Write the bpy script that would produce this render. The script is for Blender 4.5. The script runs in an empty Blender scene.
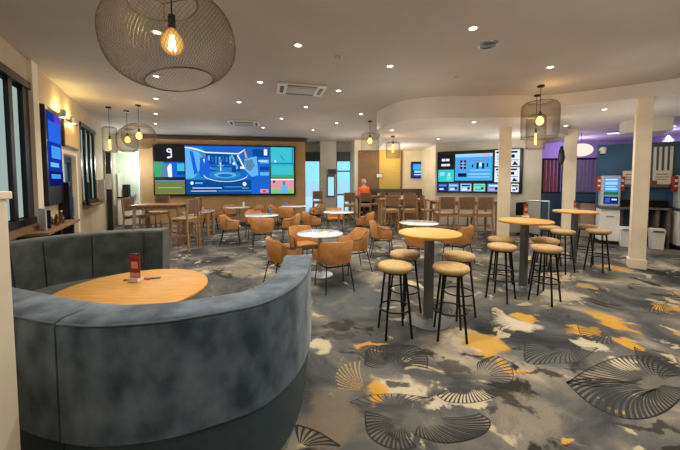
import bpy, bmesh, math, random
from mathutils import Vector, Matrix
R = math.radians
PI = math.pi
rnd = random.Random(7)
scene = bpy.context.scene
COL = scene.collection

# ------------------------------------------------------------------ camera
F = 300.0; HZ = 181.0; PITCH = R(2.9); CAMH = 1.64
SHIFT = (F*math.tan(PITCH) - (225-HZ))/680.0
cd = bpy.data.cameras.new('camera'); cam = bpy.data.objects.new('camera', cd); COL.objects.link(cam)
cd.sensor_width = 36; cd.lens = F/680*36; cd.shift_y = SHIFT; cd.clip_start = .05
cam.location = (0, 0, CAMH); cam.rotation_euler = (PI/2-PITCH, 0, 0)
scene.camera = cam

def ray(px, py):
    u = (px-340)/F; v = ((225-py)+680*SHIFT)/F
    return Vector((u, math.cos(PITCH)+v*math.sin(PITCH), v*math.cos(PITCH)-math.sin(PITCH)))
def AT(px, py, z):                       # the point at height z seen in this direction
    r = ray(px, py); t = (z-CAMH)/r.z
    return Vector((r.x*t, r.y*t, z))
def ATY(px, py, y):                      # the point at depth y
    r = ray(px, py); t = y/r.y
    return Vector((r.x*t, y, CAMH+r.z*t))
def ATV(px, py, p, d):                   # the point on a vertical plane through p along d
    r = ray(px, py); n = Vector((-d.y, d.x, 0)); t = n.dot(Vector((p.x, p.y, 0)))/n.dot(Vector((r.x, r.y, 0)))
    return Vector((r.x*t, r.y*t, CAMH+r.z*t))

# ------------------------------------------------------------------ materials
def lin(c):
    return tuple(((x/255)/12.92 if x/255 <= .04045 else ((x/255+.055)/1.055)**2.4) for x in c)
def rgba(c): return (*lin(c), 1)
_M = {}
def mat(name, c, rough=.5, metal=0, noise=0, nscale=20, c2=None, sheen=0, bump=0, stretch=None, coat=0):
    if name in _M: return _M[name]
    m = bpy.data.materials.new(name); m.use_nodes = True
    nt = m.node_tree; b = nt.nodes['Principled BSDF']
    b.inputs['Roughness'].default_value = rough; b.inputs['Metallic'].default_value = metal
    if sheen: b.inputs['Sheen Weight'].default_value = sheen; b.inputs['Sheen Roughness'].default_value = .4
    if coat: b.inputs['Coat Weight'].default_value = coat
    tc = nt.nodes.new('ShaderNodeTexCoord')
    n = nt.nodes.new('ShaderNodeTexNoise'); n.inputs['Scale'].default_value = nscale; n.inputs['Detail'].default_value = 4
    if stretch:
        mp = nt.nodes.new('ShaderNodeMapping'); mp.inputs['Scale'].default_value = stretch
        nt.links.new(tc.outputs['Object'], mp.inputs[0]); nt.links.new(mp.outputs[0], n.inputs['Vector'])
    else: nt.links.new(tc.outputs['Object'], n.inputs['Vector'])
    cr = nt.nodes.new('ShaderNodeValToRGB')
    if c2 is None:
        k = noise or .04
        c2 = tuple(min(255, x*(1+k)) for x in c); c = tuple(x*(1-k) for x in c)
    cr.color_ramp.elements[0].color = rgba(c); cr.color_ramp.elements[1].color = rgba(c2)
    cr.color_ramp.elements[0].position = .35; cr.color_ramp.elements[1].position = .68
    nt.links.new(n.outputs['Fac'], cr.inputs[0]); nt.links.new(cr.outputs[0], b.inputs['Base Color'])
    if bump:
        bp = nt.nodes.new('ShaderNodeBump'); bp.inputs['Strength'].default_value = bump; bp.inputs['Distance'].default_value = .01
        nt.links.new(n.outputs['Fac'], bp.inputs['Height']); nt.links.new(bp.outputs[0], b.inputs['Normal'])
    _M[name] = m; return m
def emit(name, c, s=1.0):
    if name in _M: return _M[name]
    m = bpy.data.materials.new(name); m.use_nodes = True
    nt = m.node_tree; nt.nodes.clear()
    o = nt.nodes.new('ShaderNodeOutputMaterial'); e = nt.nodes.new('ShaderNodeEmission')
    e.inputs[0].default_value = rgba(c); e.inputs[1].default_value = s
    nt.links.new(e.outputs[0], o.inputs[0]); _M[name] = m; return m
def glassy(name, c, opacity, rough=.1, shape='flat'):
    """tinted see-through sheet or fine mesh: a fixed share of light passes"""
    if name in _M: return _M[name]
    m = bpy.data.materials.new(name); m.use_nodes = True
    nt = m.node_tree; nt.nodes.clear()
    o = nt.nodes.new('ShaderNodeOutputMaterial'); mx = nt.nodes.new('ShaderNodeMixShader')
    t = nt.nodes.new('ShaderNodeBsdfTransparent'); b = nt.nodes.new('ShaderNodeBsdfPrincipled')
    b.inputs['Base Color'].default_value = rgba(c); b.inputs['Roughness'].default_value = rough
    if shape == 'flat':
        mx.inputs[0].default_value = opacity
    else:
        lw = nt.nodes.new('ShaderNodeLayerWeight'); lw.inputs[0].default_value = .35
        mr = nt.nodes.new('ShaderNodeMapRange'); mr.inputs['To Min'].default_value = opacity; mr.inputs['To Max'].default_value = min(1, opacity*3)
        nt.links.new(lw.outputs['Facing'], mr.inputs['Value']); nt.links.new(mr.outputs[0], mx.inputs[0])
    nt.links.new(t.outputs[0], mx.inputs[1]); nt.links.new(b.outputs[0], mx.inputs[2]); nt.links.new(mx.outputs[0], o.inputs[0])
    _M[name] = m; return m

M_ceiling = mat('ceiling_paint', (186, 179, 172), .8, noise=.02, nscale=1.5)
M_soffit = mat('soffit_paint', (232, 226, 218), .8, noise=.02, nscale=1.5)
M_cream = mat('cream_paint', (244, 233, 206), .7, noise=.03, nscale=2)
M_beige = mat('beige_paint', (204, 186, 156), .75, noise=.03, nscale=2)
M_tan = mat('tan_paint', (172, 138, 94), .75, noise=.04, nscale=2)
M_grey = mat('grey_paint', (188, 184, 170), .75, noise=.03, nscale=2)
M_blue = mat('blue_grey_paint', (62, 100, 136), .7, noise=.06, nscale=2)
M_brown = mat('brown_panel', (128, 98, 66), .6, noise=.06, nscale=3)
M_white = mat('white_paint', (228, 228, 224), .5, noise=.01, nscale=2)
M_purple = mat('violet_light_tint', (178, 160, 200), .8)  # violet light of the recess put into the wall colour
M_black = mat('black_metal', (14, 14, 15), .4, .3)
M_frame = mat('dark_frame', (22, 22, 26), .4)
M_grpole = mat('grey_steel', (104, 108, 110), .4, .5)
M_steel = mat('brushed_steel', (176, 182, 190), .28, .7)
M_wood = mat('honey_oak', (208, 150, 62), .5, nscale=5, c2=(228, 172, 84), stretch=(1, 14, 1), coat=.06)
M_woodedge = mat('oak_edge', (160, 104, 46), .45, noise=.1)
M_chairwood = mat('chair_oak', (146, 114, 78), .45, nscale=8, c2=(170, 136, 96), stretch=(6, 6, .6))
M_darkwood = mat('walnut_table', (126, 88, 52), .4, nscale=6, c2=(152, 110, 68), stretch=(1, 10, 1))
M_backpad = mat('brown_vinyl', (112, 88, 62), .5, noise=.08)
M_seatpad = mat('taupe_vinyl', (168, 138, 100), .55, noise=.08)
M_tanleather = mat('tan_leather', (166, 112, 58), .42, nscale=9, c2=(190, 134, 76), bump=.1)
M_stoolseat = mat('camel_fabric', (190, 160, 108), .7, noise=.06, nscale=40, bump=.1)
M_marble = mat('pale_laminate', (205, 212, 218), .12, nscale=4, c2=(232, 236, 238), coat=.5)
M_velvet = mat('grey_velvet', (50, 70, 88), .8, nscale=6.5, c2=(114, 132, 150), sheen=.3, bump=.12, stretch=(1, 1, .7))
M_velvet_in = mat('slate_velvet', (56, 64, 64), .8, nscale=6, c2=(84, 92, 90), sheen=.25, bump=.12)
M_vinyl = mat('charcoal_vinyl', (60, 80, 90), .45, noise=.04)
M_piping = mat('grey_piping', (88, 98, 104), .7)
M_red = mat('red_print', (176, 62, 40), .5, nscale=30, c2=(104, 32, 24))
M_navy = mat('navy_cloth', (24, 34, 60), .9)
M_orange = mat('orange_cloth', (232, 96, 22), .8, noise=.06)
M_skin = mat('skin', (206, 152, 122), .6)
M_hair = mat('grey_hair', (188, 180, 168), .8, noise=.1, nscale=60)
M_dull = mat('dark_upholstery', (66, 60, 50), .7, noise=.1)
M_bottle = glassy('bottle_glass', (96, 54, 20), .7)
M_paper = mat('paper', (222, 218, 206), .7)
E_down = emit('downlight_glow', (255, 236, 200), 9)
E_bulb = emit('filament_glow', (255, 190, 84), 7)
E_bulbcore = emit('filament_core', (255, 226, 150), 30)
M_amber = glassy('amber_glass', (255, 170, 60), .2, .05, 'round')

# ------------------------------------------------------------------ mesh helpers
class MB:
    def __init__(s): s.bm = bmesh.new(); s.mi = 0
    def _mark(s, vs):
        for v in vs:
            for f in v.link_faces: f.material_index = s.mi
    def _face(s, vs):
        try: f = s.bm.faces.new(vs); f.material_index = s.mi; return f
        except ValueError: return None
    def box(s, c, d, rz=0, bev=0, M=None):
        mtx = Matrix.Translation(c) @ Matrix.Rotation(rz, 4, 'Z')
        if M: mtx = M @ mtx
        mtx = mtx @ Matrix.Diagonal((*d, 1))
        r = bmesh.ops.create_cube(s.bm, size=1, matrix=mtx)
        s._mark(r['verts'])
        if bev:
            es = list({e for v in r['verts'] for e in v.link_edges})
            q = bmesh.ops.bevel(s.bm, geom=es, offset=bev, segments=2, profile=.5, affect='EDGES')
            for f in q['faces']: f.material_index = s.mi
        return s
    def bar(s, a, b, w, h=None, up=Vector((0, 0, 1))):
        a = Vector(a); b = Vector(b); h = h or w; d = (b-a); L = d.length; d.normalize()
        x = d.cross(up)
        if x.length < 1e-3: x = Vector((1, 0, 0))
        x.normalize(); y = x.cross(d)
        vs = []
        for p in (a, b):
            for i, j in ((-1, -1), (1, -1), (1, 1), (-1, 1)):
                vs.append(s.bm.verts.new(p + x*w/2*i + y*h/2*j))
        for q in ((0, 1, 2, 3), (7, 6, 5, 4), (0, 4, 5, 1), (1, 5, 6, 2), (2, 6, 7, 3), (3, 7, 4, 0)): s._face([vs[k] for k in q])
        return s
    def tube(s, pts, r, seg=8, closed=False, r1=None):
        pts = [Vector(p) for p in pts]; n = len(pts); rings = []
        up = Vector((.0312, .0521, 1)).normalized(); px_ = None
        for i, p in enumerate(pts):
            if closed: t = pts[(i+1) % n]-pts[i-1]
            else: t = pts[min(i+1, n-1)]-pts[max(i-1, 0)]
            t.normalize()
            x = (px_ - t*px_.dot(t)) if px_ is not None else t.cross(up)
            if x.length < 1e-4: x = t.orthogonal()
            x.normalize(); px_ = x; y = t.cross(x)
            rr = r if r1 is None else r+(r1-r)*i/(n-1)
            rings.append([s.bm.verts.new(p+x*rr*math.cos(2*PI*k/seg)+y*rr*math.sin(2*PI*k/seg)) for k in range(seg)])
        m = n if closed else n-1
        for i in range(m):
            A = rings[i]; B = rings[(i+1) % n]
            for k in range(seg): s._face([A[k], A[(k+1) % seg], B[(k+1) % seg], B[k]])
        if not closed: s._face(rings[0][::-1]); s._face(rings[-1])
        return s
    def lathe(s, prof, c=(0, 0, 0), seg=28, M=None):
        c = Vector(c); rings = []
        for r, z in prof:
            if r < 1e-5: rings.append([s.bm.verts.new(c+Vector((0, 0, z)))])
            else: rings.append([s.bm.verts.new(c+Vector((r*math.cos(2*PI*k/seg), r*math.sin(2*PI*k/seg), z))) for k in range(seg)])
        for A, B in zip(rings, rings[1:]):
            for k in range(seg):
                k2 = (k+1) % seg
                if len(A) == 1 and len(B) == 1: break
                if len(A) == 1: s._face([A[0], B[k2], B[k]])
                elif len(B) == 1: s._face([A[k], A[k2], B[0]])
                else: s._face([A[k], A[k2], B[k2], B[k]])
        if M:
            for ring in rings:
                for v in ring: v.co = M @ v.co
        return s
    def prism(s, pts, z0, z1):
        b = [s.bm.verts.new((p[0], p[1], z0)) for p in pts]; t = [s.bm.verts.new((p[0], p[1], z1)) for p in pts]
        n = len(pts); s._face(b[::-1]); s._face(t)
        for i in range(n): s._face([b[i], b[(i+1) % n], t[(i+1) % n], t[i]])
        return s
    def poly(s, pts):
        s._face([s.bm.verts.new(p) for p in pts]); return s
    def sweep(s, path, normals, prof):
        """profile (offset along inward normal, z) swept along a plan path; closed with end caps"""
        rings = []
        for p, n in zip(path, normals):
            rings.append([s.bm.verts.new((p[0]+n[0]*o, p[1]+n[1]*o, z)) for o, z in prof])
        k = len(prof)
        for A, B in zip(rings, rings[1:]):
            for i in range(k): s._face([A[i], A[(i+1) % k], B[(i+1) % k], B[i]])
        s._face(rings[0][::-1]); s._face(rings[-1])
        return s
    def build(s, name, mats, parent=None, smooth=False, loc=None, mods=None, angle=40):
        bmesh.ops.recalc_face_normals(s.bm, faces=s.bm.faces[:])
        me = bpy.data.meshes.new(name); s.bm.to_mesh(me); s.bm.free()
        if not isinstance(mats, (list, tuple)): mats = [mats]
        for m in mats: me.materials.append(m)
        if smooth:
            for p in me.polygons: p.use_smooth = True
            try: me.set_sharp_from_angle(angle=R(angle))
            except Exception: pass
        o = bpy.data.objects.new(name, me); COL.objects.link(o)
        if parent: o.parent = parent
        if loc is not None: o.location = loc
        return o

def tag(o, label=None, cat=None, group=None, kind=None):
    if label: o['label'] = label
    if cat: o['category'] = cat
    if group: o['group'] = group
    if kind: o['kind'] = kind
    return o
def empty(name, loc=(0, 0, 0), rz=0):
    o = bpy.data.objects.new(name, None); COL.objects.link(o); o.location = loc; o.rotation_euler = (0, 0, rz)
    o.empty_display_size = .05; return o
def thing(name, label, cat, loc=(0, 0, 0), rz=0, group=None):
    return tag(empty(name, loc, rz), label, cat, group)
def struct(name, mb, m, **k):
    return tag(mb.build(name, m, **k), kind='structure')
KIDS = {}
def copy_tree(o, loc, rz=None, label=None, group=None):
    c = o.copy(); COL.objects.link(c); c.location = loc
    if rz is not None: c.rotation_euler = (0, 0, rz)
    if label: c['label'] = label
    if group: c['group'] = group
    for ch in list(o.children):
        d = ch.copy(); COL.objects.link(d); d.parent = c
        for g in list(ch.children):
            e = g.copy(); COL.objects.link(e); e.parent = d
    return c
def catmull(pts, n=8):
    P = [Vector(p) for p in pts]; out = []
    for i in range(len(P)-1):
        p0 = P[max(i-1, 0)]; p1 = P[i]; p2 = P[i+1]; p3 = P[min(i+2, len(P)-1)]
        if i == 0: p0 = p1*2-p2
        if i == len(P)-2: p3 = p2*2-p1
        for k in range(n):
            t = k/n
            out.append(.5*((2*p1)+(p2-p0)*t+(2*p0-5*p1+4*p2-p3)*t*t+(3*p1-p0-3*p2+p3)*t**3))
    out.append(P[-1]); return out
def arc(c, r, a0, a1, n, z=None):
    return [Vector((c[0]+r*math.cos(a0+(a1-a0)*i/n), c[1]+r*math.sin(a0+(a1-a0)*i/n), 0 if z is None else z)) for i in range(n+1)]
def lamp(name, kind, loc, energy, color, size=.05, **k):
    l = bpy.data.lights.new(name, kind); l.energy = energy; l.color = color
    if kind == 'POINT' or kind == 'SPOT': l.shadow_soft_size = size
    if kind == 'SPOT': l.spot_size = k.get('spot', R(120)); l.spot_blend = .9
    if kind == 'AREA': l.size = size; l.shape = 'DISK'
    o = bpy.data.objects.new(name, l); COL.objects.link(o); o.location = loc
    if 'rot' in k: o.rotation_euler = k['rot']
    return o

HC = 3.4; HD = 2.95; HS = 3.15     # main ceiling, round drum soffit, straight soffit

# ------------------------------------------------------------------ FLOOR (patterned carpet)
def carpet_material():
    m = bpy.data.materials.new('carpet'); m.use_nodes = True; nt = m.node_tree; N = nt.nodes; L = nt.links
    b = N['Principled BSDF']; b.inputs['Roughness'].default_value = .85
    try: b.inputs['Specular IOR Level'].default_value = .25
    except Exception: pass
    tc = N.new('ShaderNodeTexCoord')
    def noise(scale, detail=4, dist=0, off=(0, 0, 0), rough=.55):
        mp = N.new('ShaderNodeMapping'); mp.inputs['Location'].default_value = off
        L.new(tc.outputs['Object'], mp.inputs[0])
        n = N.new('ShaderNodeTexNoise'); n.inputs['Scale'].default_value = scale; n.inputs['Detail'].default_value = detail
        n.inputs['Distortion'].default_value = dist; n.inputs['Roughness'].default_value = rough
        L.new(mp.outputs[0], n.inputs['Vector']); return n
    def ramp(fac, stops):
        r = N.new('ShaderNodeValToRGB'); e = r.color_ramp.elements
        while len(e) > 1: e.remove(e[-1])
        e[0].position = stops[0][0]; e[0].color = rgba(stops[0][1])
        for p, c in stops[1:]:
            q = e.new(p); q.color = rgba(c)
        L.new(fac, r.inputs[0]); return r.outputs[0]
    def mix(fac, a, c):
        x = N.new('ShaderNodeMix'); x.data_type = 'RGBA'
        if hasattr(fac, 'links') or not isinstance(fac, float): L.new(fac, x.inputs[0])
        else: x.inputs[0].default_value = fac
        for sock, val in ((x.inputs[6], a), (x.inputs[7], c)):
            if isinstance(val, tuple): sock.default_value = rgba(val)
            else: L.new(val, sock)
        return x.outputs[2]
    def rng(fac, a, c, top=1.0):
        r = N.new('ShaderNodeMapRange'); r.interpolation_type = 'SMOOTHSTEP'
        r.inputs['From Min'].default_value = a; r.inputs['From Max'].default_value = c; r.inputs['To Max'].default_value = top
        L.new(fac, r.inputs['Value']); return r.outputs[0]
    n1 = noise(1.15, 5, .8)
    col = ramp(n1.outputs['Fac'], [(.28, (40, 41, 43)), (.40, (64, 67, 71)), (.50, (92, 93, 92)), (.58, (122, 117, 107)), (.70, (172, 164, 144))])
    n2 = noise(2.3, 4, 1.2, (7, 3, 0))
    col = mix(rng(n2.outputs['Fac'], .60, .66), col, (184, 172, 140))          # cream clouds
    n3 = noise(2.0, 5, 1.0, (21, 11, 0))
    col = mix(rng(n3.outputs['Fac'], .59, .65), col, (44, 42, 38))             # dark clouds
    n4 = noise(1.5, 5, .7, (-5, 17, 0), .62)
    col = mix(rng(n4.outputs['Fac'], .665, .70), col, (190, 152, 72))          # mustard
    # named patches
    nd = noise(4.5, 4, 0, (3, 1, 0))
    vs = N.new('ShaderNodeVectorMath'); vs.operation = 'SUBTRACT'; L.new(nd.outputs['Color'], vs.inputs[0]); vs.inputs[1].default_value = (.5, .5, .5)
    vm = N.new('ShaderNodeVectorMath'); vm.operation = 'SCALE'; L.new(vs.outputs[0], vm.inputs[0]); vm.inputs['Scale'].default_value = .45
    va = N.new('ShaderNodeVectorMath'); va.operation = 'ADD'; L.new(vm.outputs[0], va.inputs[0]); L.new(tc.outputs['Object'], va.inputs[1])
    def blob(col, px, py, wpx, hpx, c, soft=.35):
        p = AT(px, py, 0); q = AT(px+wpx/2, py, 0); t = AT(px, py-hpx/2, 0)
        s = N.new('ShaderNodeVectorMath'); s.operation = 'SUBTRACT'; L.new(va.outputs[0], s.inputs[0]); s.inputs[1].default_value = (p.x, p.y, 0)
        k = N.new('ShaderNodeVectorMath'); k.operation = 'MULTIPLY'; L.new(s.outputs[0], k.inputs[0])
        k.inputs[1].default_value = (1/max(.02, abs(q.x-p.x)), 1/max(.02, abs(t.y-p.y)), 0)
        ln = N.new('ShaderNodeVectorMath'); ln.operation = 'LENGTH'; L.new(k.outputs[0], ln.inputs[0])
        return mix(rng(ln.outputs['Value'], 1.0+soft*.3, 1.0-soft, .86), col, c)
    GOLD = (208, 158, 50); CREAM = (202, 192, 164); DARK = (46, 44, 40); GREY = (92, 96, 98)
    for a in [(640, 375, 95, 55, (104, 102, 96)), (440, 430, 90, 40, (104, 104, 98)), (540, 355, 70, 22, GREY), (350, 300, 90, 30, (84, 92, 96)), (330, 420, 60, 60, (124, 112, 96)),
              (470, 340, 60, 22, CREAM), (320, 347, 26, 16, CREAM), (398, 388, 50, 26, CREAM), (515, 325, 44, 16, CREAM), (470, 398, 60, 14, CREAM), (590, 345, 30, 14, CREAM),
              (560, 295, 50, 12, CREAM), (600, 375, 40, 14, (150, 140, 120)), (625, 365, 30, 10, CREAM), (440, 402, 40, 10, CREAM), (530, 410, 80, 30, (132, 124, 110)),
              (484, 343, 44, 22, GOLD), (507, 370, 20, 20, GOLD), (376, 391, 30, 18, GOLD), (372, 344, 34, 6, GOLD), (526, 317, 22, 7, GOLD), (612, 322, 26, 22, GOLD), (586, 331, 30, 10, GOLD),
              (628, 344, 26, 10, GOLD), (562, 436, 24, 9, GOLD), (668, 309, 26, 8, GOLD), (616, 268, 22, 8, GOLD), (478, 352, 20, 8, GOLD), (528, 374, 14, 8, GOLD),
              (585, 286, 18, 5, (180, 150, 90)), (400, 384, 26, 12, DARK), (510, 402, 26, 20, DARK), (545, 375, 40, 7, DARK), (655, 430, 80, 10, DARK), (340, 325, 40, 10, DARK), (450, 367, 30, 14, (70, 68, 62)),
              (412, 320, 40, 8, CREAM), (250, 272, 36, 7, (128, 122, 104)), (258, 262, 20, 4, (136, 130, 110)), (226, 253, 20, 3, (132, 128, 112)), (205, 268, 16, 4, (132, 126, 106)), (340, 335, 40, 7, (70, 66, 60))]:
        col = blob(col, *a)
    nf = noise(90, 2)
    hs = N.new('ShaderNodeMix'); hs.data_type = 'RGBA'; hs.blend_type = 'MULTIPLY'; hs.inputs[0].default_value = .35
    L.new(col, hs.inputs[6]); L.new(ramp(nf.outputs['Fac'], [(.3, (170, 170, 170)), (.7, (255, 255, 255))]), hs.inputs[7])
    L.new(hs.outputs[2], b.inputs['Base Color'])
    bp = N.new('ShaderNodeBump'); bp.inputs['Strength'].default_value = .25; bp.inputs['Distance'].default_value = .004
    L.new(nf.outputs['Fac'], bp.inputs['Height']); L.new(bp.outputs[0], b.inputs['Normal'])
    return m

ROOM = [(-.6, -2.7), (-9.6, 12.6), (-9.6, 15), (11.2, 15), (11.2, -2.7)]
fl = MB(); fl.prism(ROOM, -.1, 0)
def stroke(a, c, b, w0, w1, z=.0012):
    """tapered ribbon along a quadratic curve on the floor"""
    n = 10; L_ = []; 
    for i in range(n+1):
        t = i/n; p = a*(1-t)**2+c*2*t*(1-t)+b*t*t; d = (c-a)*(1-t)+(b-c)*t
        if d.length < 1e-6: d = b-a
        d.normalize(); nn = Vector((-d.y, d.x, 0)); w = (w0+(w1-w0)*t)/2
        L_.append((p+nn*w, p-nn*w))
    vs = [(fl.bm.verts.new((q[0].x, q[0].y, z)), fl.bm.verts.new((q[1].x, q[1].y, z))) for q in L_]
    for A, B in zip(vs, vs[1:]): fl._face([A[0], B[0], B[1], A[1]])
def rim_samples(pts, n):
    c = catmull(pts, 10); ls = [0]
    for a, b in zip(c, c[1:]): ls.append(ls[-1]+(b-a).length)
    out = []; j = 0
    for i in range(n):
        t = ls[-1]*i/(n-1)
        while j < len(ls)-2 and ls[j+1] < t: j += 1
        k = (t-ls[j])/max(1e-6, ls[j+1]-ls[j]); out.append(c[j].lerp(c[j+1], k))
    return out
def fan_w(hub, rim, n, start=.25, bend=.12, w=.016, outline=True, mi=1):
    fl.mi = mi
    S = rim_samples(rim, n)
    for i, p in enumerate(S):
        st = start*(1+.5*rnd.random()); a = hub.lerp(p, st); m_ = a.lerp(p, .55); d = p-a; nn = Vector((-d.y, d.x, 0))
        m_ = m_+nn*bend
        stroke(a, m_, p, w*.22, w*(.9+.4*rnd.random()))
    if outline:
        for a, b in zip(S, S[1:]): stroke(a, a.lerp(b, .5), b, w*.55, w*.55)
def fan(hub, rim, n, **k):
    fan_w(AT(*hub, 0), [AT(*p, 0) for p in rim], n, **k)
fan((655, 381), [(567, 383), (592, 367), (620, 357), (650, 356), (674, 362), (690, 376)], 26, start=.16, bend=.17, w=.019)
fan((655, 384), [(567, 383), (585, 400), (605, 412), (630, 419), (655, 416), (674, 405), (690, 388)], 30, start=.16, bend=-.2, w=.021)
fan((392, 369), [(365, 364), (367, 350), (380, 346), (400, 345), (418, 347), (427, 357), (427, 368)], 26, start=.2, bend=.3, w=.020)
fan((400, 422), [(365, 412), (366, 427), (371, 438), (386, 447), (402, 450), (416, 447)], 17, start=.2, bend=-.1, w=.016)
fan((420, 420), [(416, 436), (442, 443), (468, 440), (486, 432), (490, 421), (480, 414)], 24, start=.3, bend=-.1, w=.015)
fan((477, 378), [(479, 362), (495, 356), (509, 363), (513, 379), (500, 386)], 16, start=.3, bend=.12, w=.012)
fan((468, 383), [(437, 396), (448, 402), (471, 403), (493, 398), (505, 390)], 20, start=.25, bend=-.1, w=.012)
fan((364, 390), [(338, 388), (336, 374), (345, 364), (360, 361)], 11, start=.1, bend=.1, w=.012, outline=False, mi=2)
fan((570, 346), [(524, 344), (527, 363), (553, 363), (577, 362), (598, 348)], 26, start=.25, bend=-.12, w=.014)
fan((690, 372), [(634, 347), (638, 357), (648, 367), (662, 376)], 12, start=.2, bend=.08, w=.016)
fan((515, 322), [(489, 308), (491, 318), (497, 328), (508, 333)], 9, start=.35, bend=-.2, w=.014)
fan((612, 331), [(577, 325), (582, 336), (596, 343), (612, 344)], 13, start=.2, bend=-.08, w=.012)
fan((664, 300), [(640, 306), (648, 311), (662, 314), (676, 311)], 14, start=.2, bend=-.1, w=.012)
fan((300, 446), [(297, 425), (318, 432), (340, 446)], 7, start=.1, bend=.1, w=.02)
fan((395, 408), [(350, 402), (368, 396), (396, 394), (430, 398)], 12, start=.3, bend=.2, w=.010)
for k in range(34):
    h = Vector((rnd.uniform(-5, 7.5), rnd.uniform(3.3, 11), 0)); a0 = rnd.uniform(0, 2*PI); sp = rnd.uniform(1.6, 3.2); r0 = rnd.uniform(.25, .5)
    if h.y < 4.2 and -0.2 < h.x < 1.0: continue
    rim = [h+Vector((math.cos(a0+sp*i/5), math.sin(a0+sp*i/5), 0))*r0*(1+.25*math.sin(i*2.)) for i in range(6)]
    fan_w(h, rim, 14, start=.25, bend=.12*rnd.choice((-1, 1)), w=.009, mi=1, outline=False)
fl.mi = 0
M_line = mat('carpet_dark_line', (42, 43, 42), .9, noise=.15, nscale=60)
M_lline = mat('carpet_gold_line', (168, 140, 84), .9, noise=.15, nscale=60)
struct('floor', fl, [carpet_material(), M_line, M_lline])

# ------------------------------------------------------------------ WALLS
LW0 = Vector((-1.957, 0, 0)); LD = Vector((-.58, 1, 0)); LDn = LD.normalized(); LN = Vector((1, .58, 0)).normalized()
def lw(d, z=0, off=0): return LW0 + LD*d + Vector((0, 0, z)) + LN*off
LRZ = math.atan2(LD.y, LD.x)
def lbox(mb, d0, d1, z0, z1, o0, o1, bev=0):
    """box along the left wall: depth range d0..d1, height range, distance from the wall o0..o1"""
    c = (lw(d0, z0, o0)+lw(d1, z1, o1))/2
    mb.box(c, ((d1-d0)*LD.length, abs(o1-o0), z1-z0), LRZ, bev); return mb
def wall_holes(mb, d0, d1, holes, H, box):
    """solid wall pieces around rectangular openings (a, b, z0, z1)"""
    x = d0
    for a, b, z0, z1 in holes:
        if a > x: box(mb, x, a, 0, H)
        if z0 > 0: box(mb, a, b, 0, z0)
        box(mb, a, b, z1, H); x = b
    box(mb, x, d1, 0, H)
mb = MB(); wall_holes(mb, -2.8, 12.2, [(1.9, 4.42, 1.02, 3.06), (5.62, 6.5, 0, 2.16), (6.98, 8.5, 1.06, 3.02)], HC, lambda m, a, b, z0, z1: lbox(m, a, b, z0, z1, -.2, 0))
struct('wall_left', mb, M_beige)
mb = MB(); lbox(mb, 4.42, 4.62, 0, HC, 0, .05); struct('trim_1', mb, M_cream)          # pilaster beside the big window
def wallseg(name, a, b, m, H=HC, th=.15, z0=0, holes=()):
    a = Vector((*a, 0)); b = Vector((*b, 0)); d = (b-a); L_ = d.length; d.normalize(); n = Vector((-d.y, d.x, 0)); rz = math.atan2(d.y, d.x)
    mb = MB()
    def bx(mm, x0, x1, za, zb):
        c = a+d*(x0+x1)/2+n*th/2+Vector((0, 0, (za+zb)/2)); mm.box(c, (x1-x0, th, zb-za), rz)
    wall_holes(mb, 0, L_, [h for h in holes], H, bx) if z0 == 0 else bx(mb, 0, L_, z0, H)
    return struct(name, mb, m)
VL = ATY(141, 181, 11.45); VR = ATY(305.5, 181, 12.5); VD = (VR-VL); VD.z = 0; VDn = VD.normalized()
CL = VL - VDn*1.6
wallseg('wall_back_left', (CL.x, CL.y), (VL.x, VL.y), M_grey)
wallseg('wall_back_screen', (VL.x, VL.y), (VR.x, VR.y), M_tan, th=.5)
BWY = 14.2
wallseg('wall_back_window', (-3.2, BWY), (.95, BWY), M_grey, holes=[(1.2, 2.28, .05, 3.0), (3.02, 3.72, .05, 3.0)])
EL = ATY(354.5, 181, 13.0)
wallseg('wall_back_return', (.48, BWY), (EL.x, 13.0), M_cream)
wallseg('wall_back_beige', (EL.x, 13.0), (4.6, 13.0), M_cream)
TL = ATY(437.5, 181, 10.6); TR = ATY(521.5, 181, 9.4); TD = TR-TL; TD.z = 0; TDn = TD.normalized(); TN = Vector((TDn.y, -TDn.x, 0))
T0 = TL - TDn*.08; T1 = TL + TDn*((TR-TL).length+.52)
wallseg('wall_back_betting', (T0.x, T0.y), (T1.x, T1.y), M_grey)
wallseg('wall_betting_return', (T0.x+.1, 13.0), (T0.x+.1, T0.y+.1), M_cream)
wallseg('wall_recess', (6.0, 11.6), (10.8, 11.3), M_purple)
KA = ATY(597.5, 181, 8.2); KD = Vector((.874, -.486, 0)).normalized(); KN = Vector((KD.y, -KD.x, 0)); KB = KA+KD*4.2
wallseg('wall_right_kiosk', (KA.x, KA.y), (KB.x, KB.y), M_blue, H=2.62)
wallseg('wall_right', (KB.x, KB.y), (KB.x, -2.6), M_grey)
wallseg('wall_recess_side', (10.8, 11.4), (10.8, KB.y), M_purple)
wallseg('wall_front', (11, -2.5), (-.4, -2.5), M_beige)
# low partition post beside the camera
pp = AT(22.5, 450, .35); px_ = ATY(15, 330, 1.17)
mb = MB(); mb.box((px_.x-.34, 1.02+.075, .785), (.68, .15, 1.57), 0, .006); mb.box((px_.x-.34, 1.095, 1.585), (.70, .17, .03), 0, .004)
struct('wall_partition', mb, M_cream)

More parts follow.
